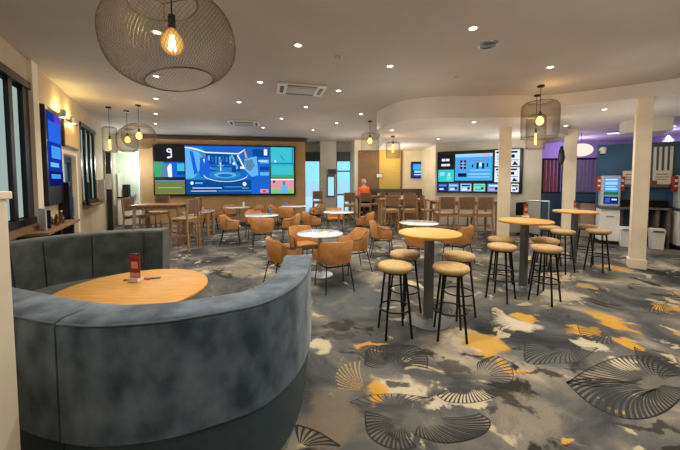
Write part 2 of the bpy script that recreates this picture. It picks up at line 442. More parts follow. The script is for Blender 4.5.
# ceilings
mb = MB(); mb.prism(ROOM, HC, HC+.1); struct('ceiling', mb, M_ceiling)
dp = [AT(*p, HC) for p in [(377, 112.5), (386, 107), (406, 100), (438, 96.3), (472, 95.8), (520, 95.2), (553, 95)]]
sp_ = [AT(*p, HC) for p in [(553, 95), (593, 90), (633, 84.8), (680, 78)]]
drum = [(1.6, 13.0)] + [(1.5, 10.5), (1.2, 8.8)] + [(p.x, p.y) for p in catmull(dp, 6)] + [(5.6, 8.0), (7.5, 9.5), (6.3, 13.0)]
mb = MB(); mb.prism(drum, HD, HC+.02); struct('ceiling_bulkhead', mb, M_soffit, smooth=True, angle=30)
e = sp_[-1]+(sp_[-1]-sp_[0])*3
st = [(p.x, p.y) for p in catmull(sp_, 3)] + [(e.x, e.y), (11, e.y), (11, 13), (7.5, 13), (7.5, 9.5), (5.6, 8.0)]
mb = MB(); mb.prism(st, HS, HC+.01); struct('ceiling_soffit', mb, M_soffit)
mb = MB(); c = VL+VD*.5-Vector((-VDn.y, VDn.x, 0))*.12; mb.box((c.x, c.y, 3.30), (VD.length+.1, .2, .10), math.atan2(VDn.y, VDn.x)); struct('trim_2', mb, mat('dark_brown_trim', (62, 52, 44), .6))
# boxed duct and lit slot under the straight soffit
mb = MB(); c = ATY(645, 127, 7.6); mb.box((c.x, c.y, 3.0), (.85, .5, .3), math.atan2(KD.y, KD.x)); struct('ceiling_duct', mb, M_soffit)

# columns
def column(name, px, y, w, top, rz=0):
    p = ATY(px, 181, y); mb = MB(); mb.box((p.x, y, top/2), (w, w, top), rz, .006); mb.box((p.x, y, .09), (w+.035, w+.035, .18), rz, .01)
    return struct(name, mb, M_cream)
column('column', 504.2, 7.55, .275, HD, R(-27)); column('column', 569, 8.9, .30, HD+.2, R(-33)); column('column', 640.5, 5.62, .215, HS, R(-36))
wp = ATY(328.5, 181, 13.6); mb = MB(); mb.box((wp.x, wp.y, HC/2), (.72, .5, HC)); struct('column', mb, M_grey)

# ------------------------------------------------------------------ WINDOWS AND DOORS
M_pane_dark = glassy('night_blue_glass', (16, 26, 60), .86, .08)
M_pane = glassy('clear_glass', (120, 170, 190), .12, .03)
M_strip = mat('pale_blind', (216, 226, 224), .7)
def left_window(name, d0, d1, z0, z1, bars, strips):
    w = tag(empty(name), kind='structure')
    mb = MB(); t = .10
    lbox(mb, d0, d1, z1-t, z1, -.06, .03); lbox(mb, d0, d1, z0, z0+t, -.06, .03)
    for a, b in bars: lbox(mb, a, b, z0+t, z1-t, -.05, .0)
    mb.build('window_frame', M_frame, w)
    mb = MB(); lbox(mb, d0+.05, d1-.05, z0+t, z1-t, -.06, -.05); mb.build('pane', M_pane_dark, w)
    for a, b in strips:
        mb = MB(); lbox(mb, a, b, z0+.12, z1-.16, -.045, -.035); mb.build('blind', emit('blind_daylight_glow', (176, 194, 190), .75), w)  # self-lit strip stands in for daylight behind the blind
    mb = MB(); lbox(mb, d0-.05, d1+.05, z0-.06, z0, -.1, .13); mb.build('window_sill', M_brown, w)
    return w
left_window('window_1', 1.95, 4.42, 1.02, 3.06, [(1.95, 2.05), (2.7, 2.8), (3.42, 3.50), (3.86, 3.95), (4.24, 4.42)], [(3.62, 3.82), (4.0, 4.18), (3.0, 3.15)])
left_window('window_2', 7.0, 8.48, 1.06, 3.02, [(7.0, 7.1), (7.45, 7.53), (7.9, 7.98), (8.36, 8.48)], [(7.2, 7.34), (7.66, 7.78), (8.12, 8.24)])
dr = tag(empty('door_1'), kind='structure')
mb = MB(); lbox(mb, 5.55, 5.66, 0, 2.16, -.1, .04); lbox(mb, 6.44, 6.55, 0, 2.16, -.1, .04); lbox(mb, 5.55, 6.55, 2.16, 2.24, -.1, .04); mb.build('door_frame', M_cream, dr)
mb = MB(); lbox(mb, 5.66, 5.78, 0, 2.14, -.1, -.04); lbox(mb, 6.3, 6.44, 0, 2.14, -.1, -.04); lbox(mb, 5.78, 6.3, 0, .2, -.1, -.04); lbox(mb, 5.78, 6.3, 2.02, 2.14, -.1, -.04); mb.build('door_leaf', M_frame, dr)
mb = MB(); lbox(mb, 5.78, 6.3, .2, 2.02, -.08, -.06); mb.build('door_glass', glassy('blue_glass', (70, 140, 200), .45), dr)
mb = MB(); mb.tube([lw(6.36, .9, -.01), lw(6.36, 1.3, -.01)], .015); mb.build('door_handle', M_steel, dr)
# pale panelled door at the far left corner
dr = tag(empty('door_2'), kind='structure')
VN = Vector((VDn.y, -VDn.x, 0)); VRZ = math.atan2(VDn.y, VDn.x)
def vbox(mb, u0, u1, z0, z1, o0, o1, bev=0):
    c = VL+VDn*(u0+u1)/2; c = Vector((c.x, c.y, 0))+VN*(o0+o1)/2
    mb.box((c.x, c.y, (z0+z1)/2), (u1-u0, abs(o1-o0), z1-z0), VRZ, bev); return mb
mb = MB(); vbox(mb, -.82, -.08, .02, 2.68, .0, .04); mb.build('door_leaf', mat('pale_green_paint', (196, 208, 190), .6), dr)
mb = MB(); vbox(mb, -.92, -.82, 0, 2.76, 0, .06); vbox(mb, -.08, -.02, 0, 2.76, 0, .06); vbox(mb, -.92, -.02, 2.68, 2.76, 0, .06); mb.build('door_frame', M_white, dr)
mb = MB(); vbox(mb, -.2, -.16, .95, 1.15, .04, .08); mb.build('door_handle', M_steel, dr)
def back_glass(name, x0, x1, z1, bars):
    w = tag(empty(name), kind='structure'); mb = MB(); y = BWY; t = .05
    mb.box(((x0+x1)/2, y, z1-.22), (x1-x0, .1, .44)); mb.box(((x0+x1)/2, y, .08), (x1-x0, .1, .1))
    mb.box((x0+t/2, y, z1/2), (t, .1, z1)); mb.box((x1-t/2, y, z1/2), (t, .1, z1))
    for z in bars: mb.box(((x0+x1)/2, y, z), (x1-x0, .06, .06))
    mb.build('window_frame', mat('bronze_frame', (60, 70, 78), .4), w)
    mb = MB(); mb.box(((x0+x1)/2, y, z1/2), (x1-x0-.04, .01, z1-.1)); mb.build('pane', M_pane, w); return w
back_glass('window_3', -3.2+1.2, -3.2+2.28, 3.0, [])
back_glass('door_3', -3.2+3.02, -3.2+3.72, 3.0, [2.1, 1.0])
# brown panel door and lit opening in the beige back wall
def bbox(mb, px0, px1, z0, z1, y0, y1, bev=0):
    a = ATY(px0, 181, y1).x; b = ATY(px1, 181, y1).x; mb.box(((a+b)/2, (y0+y1)/2, (z0+z1)/2), (b-a, y1-y0, z1-z0), 0, bev); return mb
mb = MB(); bbox(mb, 358, 377, 0, 2.95, 12.93, 13.0); struct('wall_panel_brown', mb, M_brown)
mb = MB(); bbox(mb, 379, 400, 0, 2.95, 12.95, 13.0); struct('wall_panel_gold', mb, mat('gold_paint', (206, 176, 92), .6))
mb = MB(); bbox(mb, 377, 379, 0, 3.0, 12.92, 13.0); bbox(mb, 400, 402, 0, 3.0, 12.92, 13.0); struct('trim_3', mb, M_brown)
# street outside
mb = MB(); mb.box((0, 24, -.06), (60, 19, .1)); struct('ground', mb, mat('paving', (190, 200, 205), .9))
mb = MB(); mb.box((-2, 33, .8), (60, .3, 1.6)); struct('wall_outside', mb, mat('outside_wall', (200, 215, 220), .9))

# ------------------------------------------------------------------ SCREENS
def pal(*cs): return [emit('glow_%d_%d_%d' % c, c, 1.0) for c in cs]
def picture(mbname, parent, P, frac, cols, polys):
    """a lit picture: polygons (colour index, points in 0..1) on a flat panel; P(u, v, off) gives the place"""
    mb = MB(); u0, v0, u1, v1 = frac
    for i, (ci, pts) in enumerate(polys):
        mb.mi = ci
        mb.poly([P(u0+(u1-u0)*x, v0+(v1-v0)*y, .003+.0012*i) for x, y in pts])
    return mb.build(mbname, cols, parent)
def rect(a, b, c, d): return [(a, b), (c, b), (c, d), (a, d)]
def ell(cx, cy, rx, ry, a0=0, a1=360, n=20, w=None):
    o = [(cx+rx*math.cos(R(a0+(a1-a0)*i/n)), cy+ry*math.sin(R(a0+(a1-a0)*i/n))) for i in range(n+(0 if a1-a0 == 360 else 1))]
    if w: o += [(cx+(rx-w)*math.cos(R(a1-(a1-a0)*i/n)), cy+(ry-w)*math.sin(R(a1-(a1-a0)*i/n))) for i in range(n+1)]
    return o
# --- big video wall
va_ = ATV(153, 143, VL-Vector((-VDn.y, VDn.x, 0))*.1, VDn); vb_ = ATV(295, 194.5, VL-Vector((-VDn.y, VDn.x, 0))*.1, VDn)
VW = thing('video_wall', 'huge blue studio video wall of tiled screens on the tan back wall', 'video wall', (va_.x, va_.y, 0))
W_ = (Vector((vb_.x, vb_.y, 0))-Vector((va_.x, va_.y, 0))).length; ZT = 3.02; ZB = 1.10
def PV(u, v, off): return Vector((0, 0, ZT-(ZT-ZB)*v)) + VDn*(W_*u) + VN*(.0+off)
mb = MB(); c = PV(.5, .5, -.045); mb.box(c, (W_+.06, .09, ZT-ZB+.06), VRZ, .01); mb.build('screen_frame', M_black, VW)
K, G, BL, WH, TE, OL, PK, SK, DB, MB_, LB, GR, RD, CY = range(14)
PALV = pal((34, 32, 34), (60, 170, 110), (30, 96, 214), (232, 242, 255), (60, 190, 210), (116, 124, 70), (220, 150, 160), (90, 130, 170), (14, 72, 140), (30, 100, 190), (96, 178, 235), (120, 200, 120), (220, 60, 60), (40, 130, 190))
picture('screen_panel', VW, PV, (.005, .01, .205, .33), PALV, [(K, rect(0, 0, 1, 1)), (WH, ell(.5, .32, .09, .14)), (K, ell(.5, .32, .04, .06)), (WH, [(.55, .3), (.59, .3), (.59, .75), (.45, .82), (.42, .72), (.55, .66)])])
picture('screen_panel', VW, PV, (.005, .34, .205, .64), PALV, [(BL, rect(0, 0, 1, 1)), (G, rect(0, 0, .3, 1)), (SK, [(.2, 1), (.22, .4), (.32, .1), (.45, .1), (.5, 1)]), (WH, [(.45, 1), (.42, .4), (.5, .1), (.57, .15), (.58, 1)]), (TE, rect(.75, .1, 1, .6)), (DB, rect(.75, .6, 1, .85))])
picture('screen_panel', VW, PV, (.005, .70, .205, .985), PALV, [(OL, rect(0, 0, 1, 1)), (SK, rect(0, 0, 1, .12)), (GR, rect(.1, .5, .9, .56))])
big = [(MB_, rect(0, 0, 1, 1)), (CY, [(0, 0), (.2, .0), (.3, .7), (0, .7)]), (DB, rect(0, .70, 1, 1)), (LB, [(0, .05), (.15, .12), (.19, .4), (.1, .66), (0, .68)]), (BL, [(.05, .1), (.09, .12), (.14, .55), (.1, .6)]),
       (DB, [(.2, .16), (.63, .17), (.66, .52), (.28, .52)])]
for k in range(9): big.append((((LB, BL, CY)[k % 3]), rect(.26+.042*k, .20+.02*(k % 2), .282+.042*k, .30+.03*((k*5) % 4))))
big += [(BL, rect(.28, .38, .62, .42)), (CY, rect(.30, .44, .6, .5)),
       (WH, [(0, .02), (.12, .05), (.24, .12), (.62, .14), (.70, .05), (.70, .07), (.63, .165), (.24, .145), (.11, .08), (0, .045)]), (LB, [(.13, .10), (.155, .12), (.30, .46), (.275, .5)]), (LB, [(.53, .18), (.555, .18), (.62, .46), (.595, .48)]), (WH, [(.60, .18), (.62, .18), (.70, .46), (.685, .48)]),
       (BL, [(.17, .26), (.215, .2), (.26, .26), (.31, .62), (.27, .7), (.16, .62)]), (SK, ell(.215, .2, .024, .045)), (WH, [(.205, .27), (.225, .27), (.22, .36)]),
       (CY, ell(.46, .6, .19, .10)), (LB, ell(.46, .6, .13, .06)), (MB_, ell(.46, .61, .09, .035)), (LB, ell(.47, .58, .27, .16, 5, 175, 26, .016)), (WH, ell(.47, .585, .27, .16, 20, 165, 26, .008)),
       (WH, rect(.405, .33, .415, .52)), (LB, rect(.37, .40, .45, .42)), (SK, ell(.41, .31, .018, .035)), (WH, ell(.565, .36, .016, .032)), (DB, [(.545, .4), (.585, .4), (.595, .54), (.54, .54)]),
       (BL, rect(.77, .04, 1, 1)), (DB, rect(.79, .05, .99, .22)), (LB, [(.69, .26), (.84, .2), (.86, .6), (.78, .64), (.7, .5)]), (SK, [(.7, .3), (.78, .26), (.82, .4), (.76, .52), (.71, .46)]), (WH, rect(.64, .42, .69, .47)), (WH, rect(.93, .05, .97, .18)), (LB, rect(.88, .27, .99, .35)), (WH, rect(.86, .29, .97, .31)), (DB, rect(.88, .42, .99, .5)), (LB, rect(.88, .54, .99, .61)), (MB_, rect(.80, .66, .99, .86)),
       (WH, ell(.075, .77, .018, .034)), (LB, rect(.11, .755, .2, .785)), (WH, rect(.08, .865, .42, .88)), (LB, rect(.45, .845, .66, .857)), (WH, rect(.06, .93, .36, .942)), (LB, rect(.38, .93, .77, .94)), (WH, ell(.69, .79, .022, .045)), (LB, rect(.66, .87, .74, .885)), (PK, rect(.88, .9, .98, .98)), (RD, rect(.91, .92, .95, .97)), (PK, [(.69, .1), (.71, .1), (.73, .24), (.705, .24)]), (BL, rect(.0, .0, .7, .03))]
picture('screen_panel', VW, PV, (.212, .01, .812, .985), PALV, big)
picture('screen_panel', VW, PV, (.818, .01, .992, .65), PALV, [(TE, rect(0, 0, 1, 1)), (CY, rect(0, .5, 1, .56)), (G, rect(0, .58, 1, 1)), (TE, rect(.05, .6, .95, .9)), (CY, [(.4, .25), (.44, .25), (.6, .42), (.56, .44)]), (WH, ell(.2, .46, .04, .04)), (DB, rect(.93, 0, .96, .5))])
picture('screen_panel', VW, PV, (.818, .67, .992, .985), PALV, [(PK, rect(0, 0, 1, 1)), (GR, rect(0, .7, 1, 1)), (WH, rect(0, .0, 1, .1)), (LB, [(.4, .95), (.45, .5), (.52, .42), (.64, .42), (.72, .55), (.74, .95)]), (SK, ell(.57, .3, .06, .16)), (DB, ell(.14, .2, .05, .1))])
# --- betting screens
ta = ATV(438, 152.5, TL+TN*.1, TDn); tb = ATV(521.5, 192.4, TL+TN*.1, TDn)
TW = thing('betting_screen_wall', 'black framed bank of betting screens on the grey wall behind the column', 'video wall', (ta.x, ta.y, 0))
W2 = Vector((tb.x-ta.x, tb.y-ta.y, 0)).length; TZT = ta.z; TZB = ATV(438, 191.5, TL+TN*.1, TDn).z; TRZ = math.atan2(TDn.y, TDn.x)
def PT(u, v, off): return Vector((0, 0, TZT-(TZT-TZB)*v)) + TDn*(W2*u) + TN*off
mb = MB(); mb.box(PT(.5, .5, -.045), (W2+.04, .09, TZT-TZB+.04), TRZ, .01); mb.build('screen_frame', M_black, TW)
PT_ = pal((26, 28, 34), (230, 236, 242), (70, 170, 235), (50, 200, 205), (130, 215, 190), (30, 60, 150), (100, 150, 220), (16, 26, 60), (230, 170, 180), (160, 210, 245))
def fr(a, b, c, d): return ((a-55)/567, (b-72)/278, (c-55)/567, (d-72)/278)
picture('screen_panel', TW, PT, fr(60, 92, 172, 188), PT_, [(0, rect(0, 0, 1, 1)), (1, rect(.22, .28, .44, .46)), (1, rect(.48, .28, .72, .46)), (1, rect(.2, .66, .5, .82)), (1, rect(.53, .66, .76, .82))])
picture('screen_panel', TW, PT, fr(60, 196, 176, 280), PT_, [(3, rect(0, 0, 1, 1)), (4, [(.55, .9), (.6, .3), (.75, .2), (.85, .9)]), (9, rect(.1, .2, .4, .5)), (1, rect(.65, .3, .72, .5))])
pg = [(2, rect(0, 0, 1, 1)), (9, rect(0, 0, 1, .12)), (8, rect(.72, .04, .95, .12)), (6, rect(.05, .2, .35, .6)), (7, rect(.14, .24, .2, .56)), (7, rect(.24, .24, .3, .56)), (9, rect(.15, .33, .3, .36)), (9, rect(.15, .44, .3, .47)), (6, rect(.38, .22, .95, .3)), (7, rect(.46, .4, .5, .52)), (7, rect(.58, .34, .64, .56)), (1, rect(.66, .34, .72, .48)), (7, rect(.73, .36, .79, .56)), (7, rect(.85, .36, .89, .5)), (9, rect(.4, .6, .95, .63)), (7, rect(.08, .72, .32, .86)), (9, rect(.36, .74, .95, .78)), (9, rect(.36, .85, .95, .88))]
picture('screen_panel', TW, PT, fr(184, 90, 437, 272), PT_, pg)
li = [(1, rect(0, 0, 1, 1)), (7, rect(.05, .08, .9, .2)), (9, rect(.06, .3, .6, .42)), (6, rect(.1, .5, .5, .6)), (7, rect(.62, .3, .8, .5)), (6, rect(.62, .6, .95, .66)), (7, [(.7, .95), (.8, .7), (.95, .95)]), (9, rect(.06, .72, .5, .8))]
picture('screen_panel', TW, PT, fr(452, 74, 606, 178), PT_, li); picture('screen_panel', TW, PT, fr(452, 187, 606, 282), PT_, li)
for k, (a, b) in enumerate([(60, 130), (138, 210), (224, 300), (315, 393), (409, 484), (490, 552), (558, 604)]):
    picture('screen_panel', TW, PT, fr(a, 293, b, 345), PT_, [((5, 6, 9, 4, 6, 1, 1)[k], rect(0, 0, 1, 1)), ((6, 9, 7, 3, 1, 7, 7)[k], rect(.1, .15, .9, .35)), ((1, 1, 1, 6, 8, 9, 5)[k], rect(.15, .65, .6, .85)), (7, rect(.65, .45, .85, .75))])
# --- small television on the beige wall
ca = ATY(411.5, 162.5, 12.95); cb = ATY(432, 177.5, 12.95)
TV = thing('wall_television', 'small television on the cream wall above the dark bench', 'television', (ca.x, 12.95, 0))
def PS(u, v, off): return Vector(((cb.x-ca.x)*u, -.06-off, ca.z+(cb.z-ca.z)*v))
mb = MB(); mb.box((((cb.x-ca.x)/2), -.03, (ca.z+cb.z)/2), (cb.x-ca.x+.06, .06, ca.z-cb.z+.06), 0, .008); mb.build('bezel', M_black, TV)
picture('screen', TV, PS, (.02, .03, .98, .97), PT_, [(5, rect(0, 0, 1, 1)), (2, rect(.05, .1, .5, .5)), (9, rect(.1, .55, .8, .7)), (3, rect(.55, .15, .9, .45)), (1, rect(.1, .8, .6, .86))])
# --- tall screens on the left wall
TVL = thing('wall_screen', 'tall blue-lit display on the window wall beside the pilaster', 'display', lw(4.70))
def PLW(u, v, off): return LD*(.04+.62*u)+LN*(.09+off)+Vector((0, 0, 2.76-1.2*v))
def lrel(mb, d0, d1, z0, z1, o0, o1, bev=0):
    c = LD*(d0+d1)/2+LN*(o0+o1)/2+Vector((0, 0, (z0+z1)/2)); mb.box(c, ((d1-d0)*LD.length, abs(o1-o0), z1-z0), LRZ, bev); return mb
mb = MB(); lrel(mb, -.02, .69, 1.24, 2.84, .01, .09, .01); mb.build('bezel', M_frame, TVL)
pb = pal((20, 50, 160), (40, 100, 220), (70, 150, 240), (12, 24, 90), (110, 190, 245), (90, 60, 190))
picture('screen', TVL, PLW, (.0, .0, 1, 1), pb, [(0, rect(0, 0, 1, 1)), (5, rect(.5, 0, 1, .15)), (1, rect(.05, .12, .95, .4)), (2, rect(.2, .45, .9, .62)), (4, rect(.1, .68, .7, .74)), (3, rect(0, .8, 1, 1)), (2, rect(.1, .84, .8, .9))])
TVS = thing('ordering_screen', 'black ordering terminal below the blue display beside the door', 'terminal', lw(5.40))
mb = MB(); lrel(mb, .0, .13, .95, 1.62, .02, .16, .01); mb.build('housing', M_black, TVS)
mb = MB(); lrel(mb, .02, .11, 1.1, 1.55, .16, .17); mb.build('screen', emit('dim_blue', (40, 52, 70), 1), TVS)
mb = MB(); lrel(mb, .02, .11, .88, .95, .02, .2, .01); mb.build('card_reader', M_frame, TVS)
# framed picture with two warm spot lamps over it
PF = thing('framed_picture', 'warm lit framed picture above the glass door', 'picture', lw(5.72))
mb = MB(); lrel(mb, 0, .9, 2.3, 2.86, .0, .05, .006); mb.build('picture_frame', M_frame, PF)
mb = MB(); lrel(mb, .04, .86, 2.34, 2.82, .05, .056); mb.build('print', mat('gold_print', (226, 190, 120), .5, nscale=3, c2=(236, 206, 140)), PF)
def wall_lamp(d, label):
    t = thing('wall_spotlight', label, 'wall lamp', lw(d))
    mb = MB(); mb.lathe([(0, -.07), (.045, -.07), (.045, .07), (0, .07)], LN*.09, 14); mb.build('lamp_body', M_steel, t, True, (0, 0, 2.88))
    mb = MB(); mb.bar(LN*.0+Vector((0, 0, 2.88)), LN*.06+Vector((0, 0, 2.88)), .03); mb.build('bracket', M_steel, t)
    mb = MB(); mb.lathe([(0, 0), (.035, 0)], LN*.09, 12); mb.build('lens', E_down, t, False, (0, 0, 2.807))
    p = lw(d, 2.99, .12); lamp('uplight', 'POINT', p, 7, (1, .72, .22), .03)
    p = lw(d, 2.77, .14); lamp('downglow', 'POINT', p, 3, (1, .75, .4), .03)
wall_lamp(5.55, 'small cylinder wall spotlight nearest the blue display'); wall_lamp(6.15, 'small cylinder wall spotlight over the framed picture end, nearer the second window')

# things on the window sills and ledges of the left wall
def ledge_things():
    t = thing('console_shelf', 'dark wooden ledge shelf under the large window', 'shelf', lw(3.75))
    mb = MB(); lrel(mb, 0, 1.45, .92, .96, .0, .34, .006); mb.build('shelf_board', M_brown, t)
    for d in (.1, .7, 1.3):
        mb = MB(); lrel(mb, d, d+.05, .70, .92, .0, .28); mb.build('bracket', M_frame, t)
    for i, (d, h, lab) in enumerate([(4.05, .30, 'upright brochure leaning on the dark ledge nearest the camera'), (4.2, .26, 'pale brochure leaning beside the upright brochure on the ledge')]):
        b = thing('brochure', lab, 'brochure', lw(d, .96, .2))
        mb = MB(); mb.box((0, 0, h/2), (.16, .012, h), LRZ+R(40)); mb.build('cover', [M_paper, M_navy][i], b)
        mb = MB(); mb.box((LN.x*.004+.005, LN.y*.004-.005, h*.6), (.13, .012, h*.5), LRZ+R(40)); mb.build('photo', [M_navy, M_paper][i], b)
    labs = ['brown sauce bottle on the ledge beside the brochures', 'second sauce bottle on the ledge after the brochures', 'squat amber bottle in the middle of the ledge cluster', 'amber bottle on the ledge just before the tall display', 'last amber bottle of the ledge cluster, under the tall display']
    for i in range(5):
        d = 4.35+i*.11; h = (.2, .17, .13, .19, .15)[i]
        b = thing('bottle', labs[i], 'bottle', lw(d, .96, .14+.09*(i % 2)), group='bottles on the ledge')
        mb = MB(); mb.lathe([(0, 0), (.032, 0), (.034, h*.6), (.013, h*.8), (.013, h), (0, h)], seg=12); mb.build('body', M_bottle, b, True)
        mb = MB(); mb.lathe([(0, h), (.015, h), (.015, h+.02), (0, h+.02)], seg=10); mb.build('cap', M_paper, b, True)
ledge_things()
def standing(name, label, cat, d, z, off, w, h, m, lean=0):
    t = thing(name, label, cat, lw(d, z, off)); mb = MB(); mb.box((0, 0, h/2), (w, .03, h), LRZ+lean, .004); mb.build('panel', m, t)
    mb = MB(); mb.box((0, 0, .01), (w*.9, .12, .02), LRZ+lean); mb.build('base', M_frame, t); return t
standing('menu_board', 'black menu board standing on the second window ledge, near end', 'menu board', 7.0, 1.06, .1, .16, .55, M_frame, R(25))
standing('menu_board', 'white menu board standing on the second window ledge, far end', 'menu board', 8.52, 1.06, .1, .2, .62, M_paper, R(60))
t = thing('corner_post', 'dark narrow post between second window and pale door', 'post', lw(9.75, 0, .10))
mb = MB(); mb.box((0, 0, 1.3), (.2, .14, 2.6), LRZ, .01); mb.build('post', M_frame, t)
mb = MB(); mb.box((.0, -.02, 1.62), (.24, .15, .5), LRZ, .01); mb.build('notice', M_paper, t)
t = thing('terminal_stand', 'white pedestal with black terminal before the pale door', 'terminal', (ATY(125, 181, 11.2).x, 11.2, 0), R(10))
mb = MB(); mb.box((0, 0, .5), (.42, .3, 1.0), 0, .02); mb.build('pedestal', M_white, t)
mb = MB(); mb.box((.02, -.02, 1.03), (.46, .34, .05), 0, .01); mb.build('top', M_black, t)
mb = MB(); mb.box((.06, -.03, 1.28), (.20, .16, .46), 0, .015); mb.build('terminal', M_black, t)
mb = MB(); mb.box((-.16, .0, 1.5), (.1, .1, .9), 0, .01); mb.build('leaflet_column', M_paper, t)

# ------------------------------------------------------------------ CEILING FITTINGS
def cassette(px, py, label, rz):
    p = AT(px, py, HC); t = thing('air_conditioner', label, 'air conditioner', p, rz); t.scale = (.95, .68, 1)
    mb = MB(); mb.box((0, 0, -.02), (.95, .95, .04), 0, .012); mb.build('panel', M_white, t)
    mb = MB(); mb.box((0, 0, -.045), (.56, .56, .02), 0, .008)
    mb.build('intake_grille', mat('grille_grey', (150, 150, 146), .6, stretch=(60, 1, 1), nscale=4, c2=(196, 196, 190)), t)
    for k in range(4):
        a = k*PI/2; mb = MB(); mb.box((.38*math.cos(a), .38*math.sin(a), -.043), (.07, .58, .012), a); mb.build('vent_slot', M_frame, t)
cassette(301, 88.5, 'larger-looking ceiling air conditioner cassette, nearer the camera', R(14)); cassette(244, 122.5, 'ceiling air conditioner cassette close to the video wall', R(14))
dl_spots = []
D0 = None
def downlight(px, py, H, label):
    global D0
    p = AT(px, py, H)
    if D0 is None:
        D0 = thing('recessed_downlight', label, 'ceiling light', p)
        mb = MB(); mb.lathe([(.045, 0), (.045, -.008), (.062, -.008), (.066, 0)], seg=20); mb.build('trim_ring', M_white, D0, True)
        mb = MB(); mb.lathe([(0, -.004), (.040, -.004)], seg=18); mb.build('lens', E_down, D0)
    else: copy_tree(D0, p, label=label)
    dl_spots.append(p)
for a in [(157, 32, HC, 'ceiling downlight seen through the large mesh pendant above its bulb'), (156, 76, HC, 'ceiling downlight seen through the bottom opening of the large pendant'),
          (156, 98.5, HC, 'ceiling downlight just beyond the large mesh pendant'), (155.7, 113.6, HC, 'bright ceiling downlight above the wide globe pendant'), (155.5, 123.6, HC, 'ceiling downlight close behind the wide globe pendant'),
          (298, 45, HC, 'ceiling downlight standing alone nearest above the air conditioner'), (390, 66, HC, 'large bright ceiling downlight nearest the curved bulkhead'), (260, 82, HC, 'ceiling downlight beside the nearer air conditioner, on its window side'),
          (338.5, 90.5, HC, 'ceiling downlight beside the nearer air conditioner, on its bulkhead side'), (306, 107, HC, 'ceiling downlight directly beyond the nearer air conditioner'), (239, 102, HC, 'ceiling downlight in front of the farther air conditioner'),
          (281.6, 118.5, HC, 'ceiling downlight between farther air conditioner and window column'), (336.6, 123, HC, 'ceiling downlight in front of the window column'), (313, 130, HC, 'small ceiling downlight in front of the tall blue window'),
          (263, 127.5, HC, 'small ceiling downlight close above the video wall top edge'), (361, 114, HC, 'ceiling downlight beside the clear pendant at the bulkhead corner'), (473, 28, HC, 'ceiling downlight beside the round ceiling speaker, nearest camera'),
          (550, 67, HC, 'ceiling downlight in front of the pair of barrel pendants'),
          (392, 130, HD, 'soffit downlight at the rounded end of the bulkhead'), (474, 122, HD, 'soffit downlight at the bulkhead rim beside the first column'), (438.4, 138.8, HD, 'soffit downlight above the betting screens, nearer'), (444, 147, HD, 'soffit downlight right against the betting screens'),
          (566, 125.5, HD, 'soffit downlight above the middle column'), (604.5, 109.3, HS, 'soffit downlight between middle column and near column'), (674, 126, HS, 'soffit downlight nearer of two beyond the near column'), (668.5, 135, HS, 'soffit downlight farther of two beyond the near column')]:
    downlight(*a)
sk = thing('ceiling_speaker', 'round flush ceiling speaker with grey grille', 'speaker', AT(488, 44.5, HC))
mb = MB(); mb.lathe([(0, -.012), (.10, -.012), (.115, 0)], seg=24); mb.build('grille', M_grpole, sk, True)
mb = MB(); mb.lathe([(.1, -.011), (.1, -.016), (.118, -.012), (.125, 0)], seg=24); mb.build('rim', M_steel, sk, True)
for px, py, lab in [(456, 76.5, 'small white smoke detector beyond the ceiling speaker'), (337.5, 57, 'small round ceiling detector between two lone downlights'), (172.5, 97, 'small smoke detector just beyond the large pendant')]:
    t = thing('smoke_detector', lab, 'smoke detector', AT(px, py, HC))
    mb = MB(); mb.lathe([(0, -.035), (.03, -.035), (.045, -.015), (.05, 0)], seg=18); mb.build('sensor', M_grey, t, True)
    mb = MB(); mb.lathe([(.05, 0), (.06, -.004), (.06, 0)], seg=18); mb.build('base', M_white, t, True)

# pendants
def amber_bulb():
    m = bpy.data.materials.new('amber_bulb'); m.use_nodes = True; nt = m.node_tree; nt.nodes.clear()
    o = nt.nodes.new('ShaderNodeOutputMaterial'); mx = nt.nodes.new('ShaderNodeMixShader'); t = nt.nodes.new('ShaderNodeBsdfTransparent'); e = nt.nodes.new('ShaderNodeEmission')
    lw_ = nt.nodes.new('ShaderNodeLayerWeight'); lw_.inputs[0].default_value = .5; cr = nt.nodes.new('ShaderNodeValToRGB')
    cr.color_ramp.elements[0].color = rgba((255, 214, 120)); cr.color_ramp.elements[1].color = rgba((196, 104, 20)); cr.color_ramp.elements[1].position = .8
    nt.links.new(lw_.outputs['Facing'], cr.inputs[0]); nt.links.new(cr.outputs[0], e.inputs[0]); e.inputs[1].default_value = 1.1
    mx.inputs[0].default_value = .6; nt.links.new(t.outputs[0], mx.inputs[1]); nt.links.new(e.outputs[0], mx.inputs[2]); nt.links.new(mx.outputs[0], o.inputs[0]); return m
def pend_profile(shape, w, h):
    r = w/2; out = []
    if shape == 'globe':
        for i in range(21):
            t = (-1+2*i/20)*.90; out.append((r*(1-abs(t)**2.5)**(1/2.2), h*(i/20)))
    else:
        c = min(.12, r*.35)
        out = [(r*.96, 0), (r, h*.25), (r, h-c)] + [(r-c+c*math.cos(R(15*k)), h-c+c*math.sin(R(15*k))) for k in range(1, 6)] + [(r-c-.02, h)]
    return out
M_mesh_s = glassy('fine_wire_mesh', (96, 72, 44), .22, .5, 'round'); M_mesh_d = glassy('smoke_wire_mesh', (70, 62, 54), .20, .5, 'round')
M_wire = mat('bronze_wire', (96, 84, 68), .4, .5)
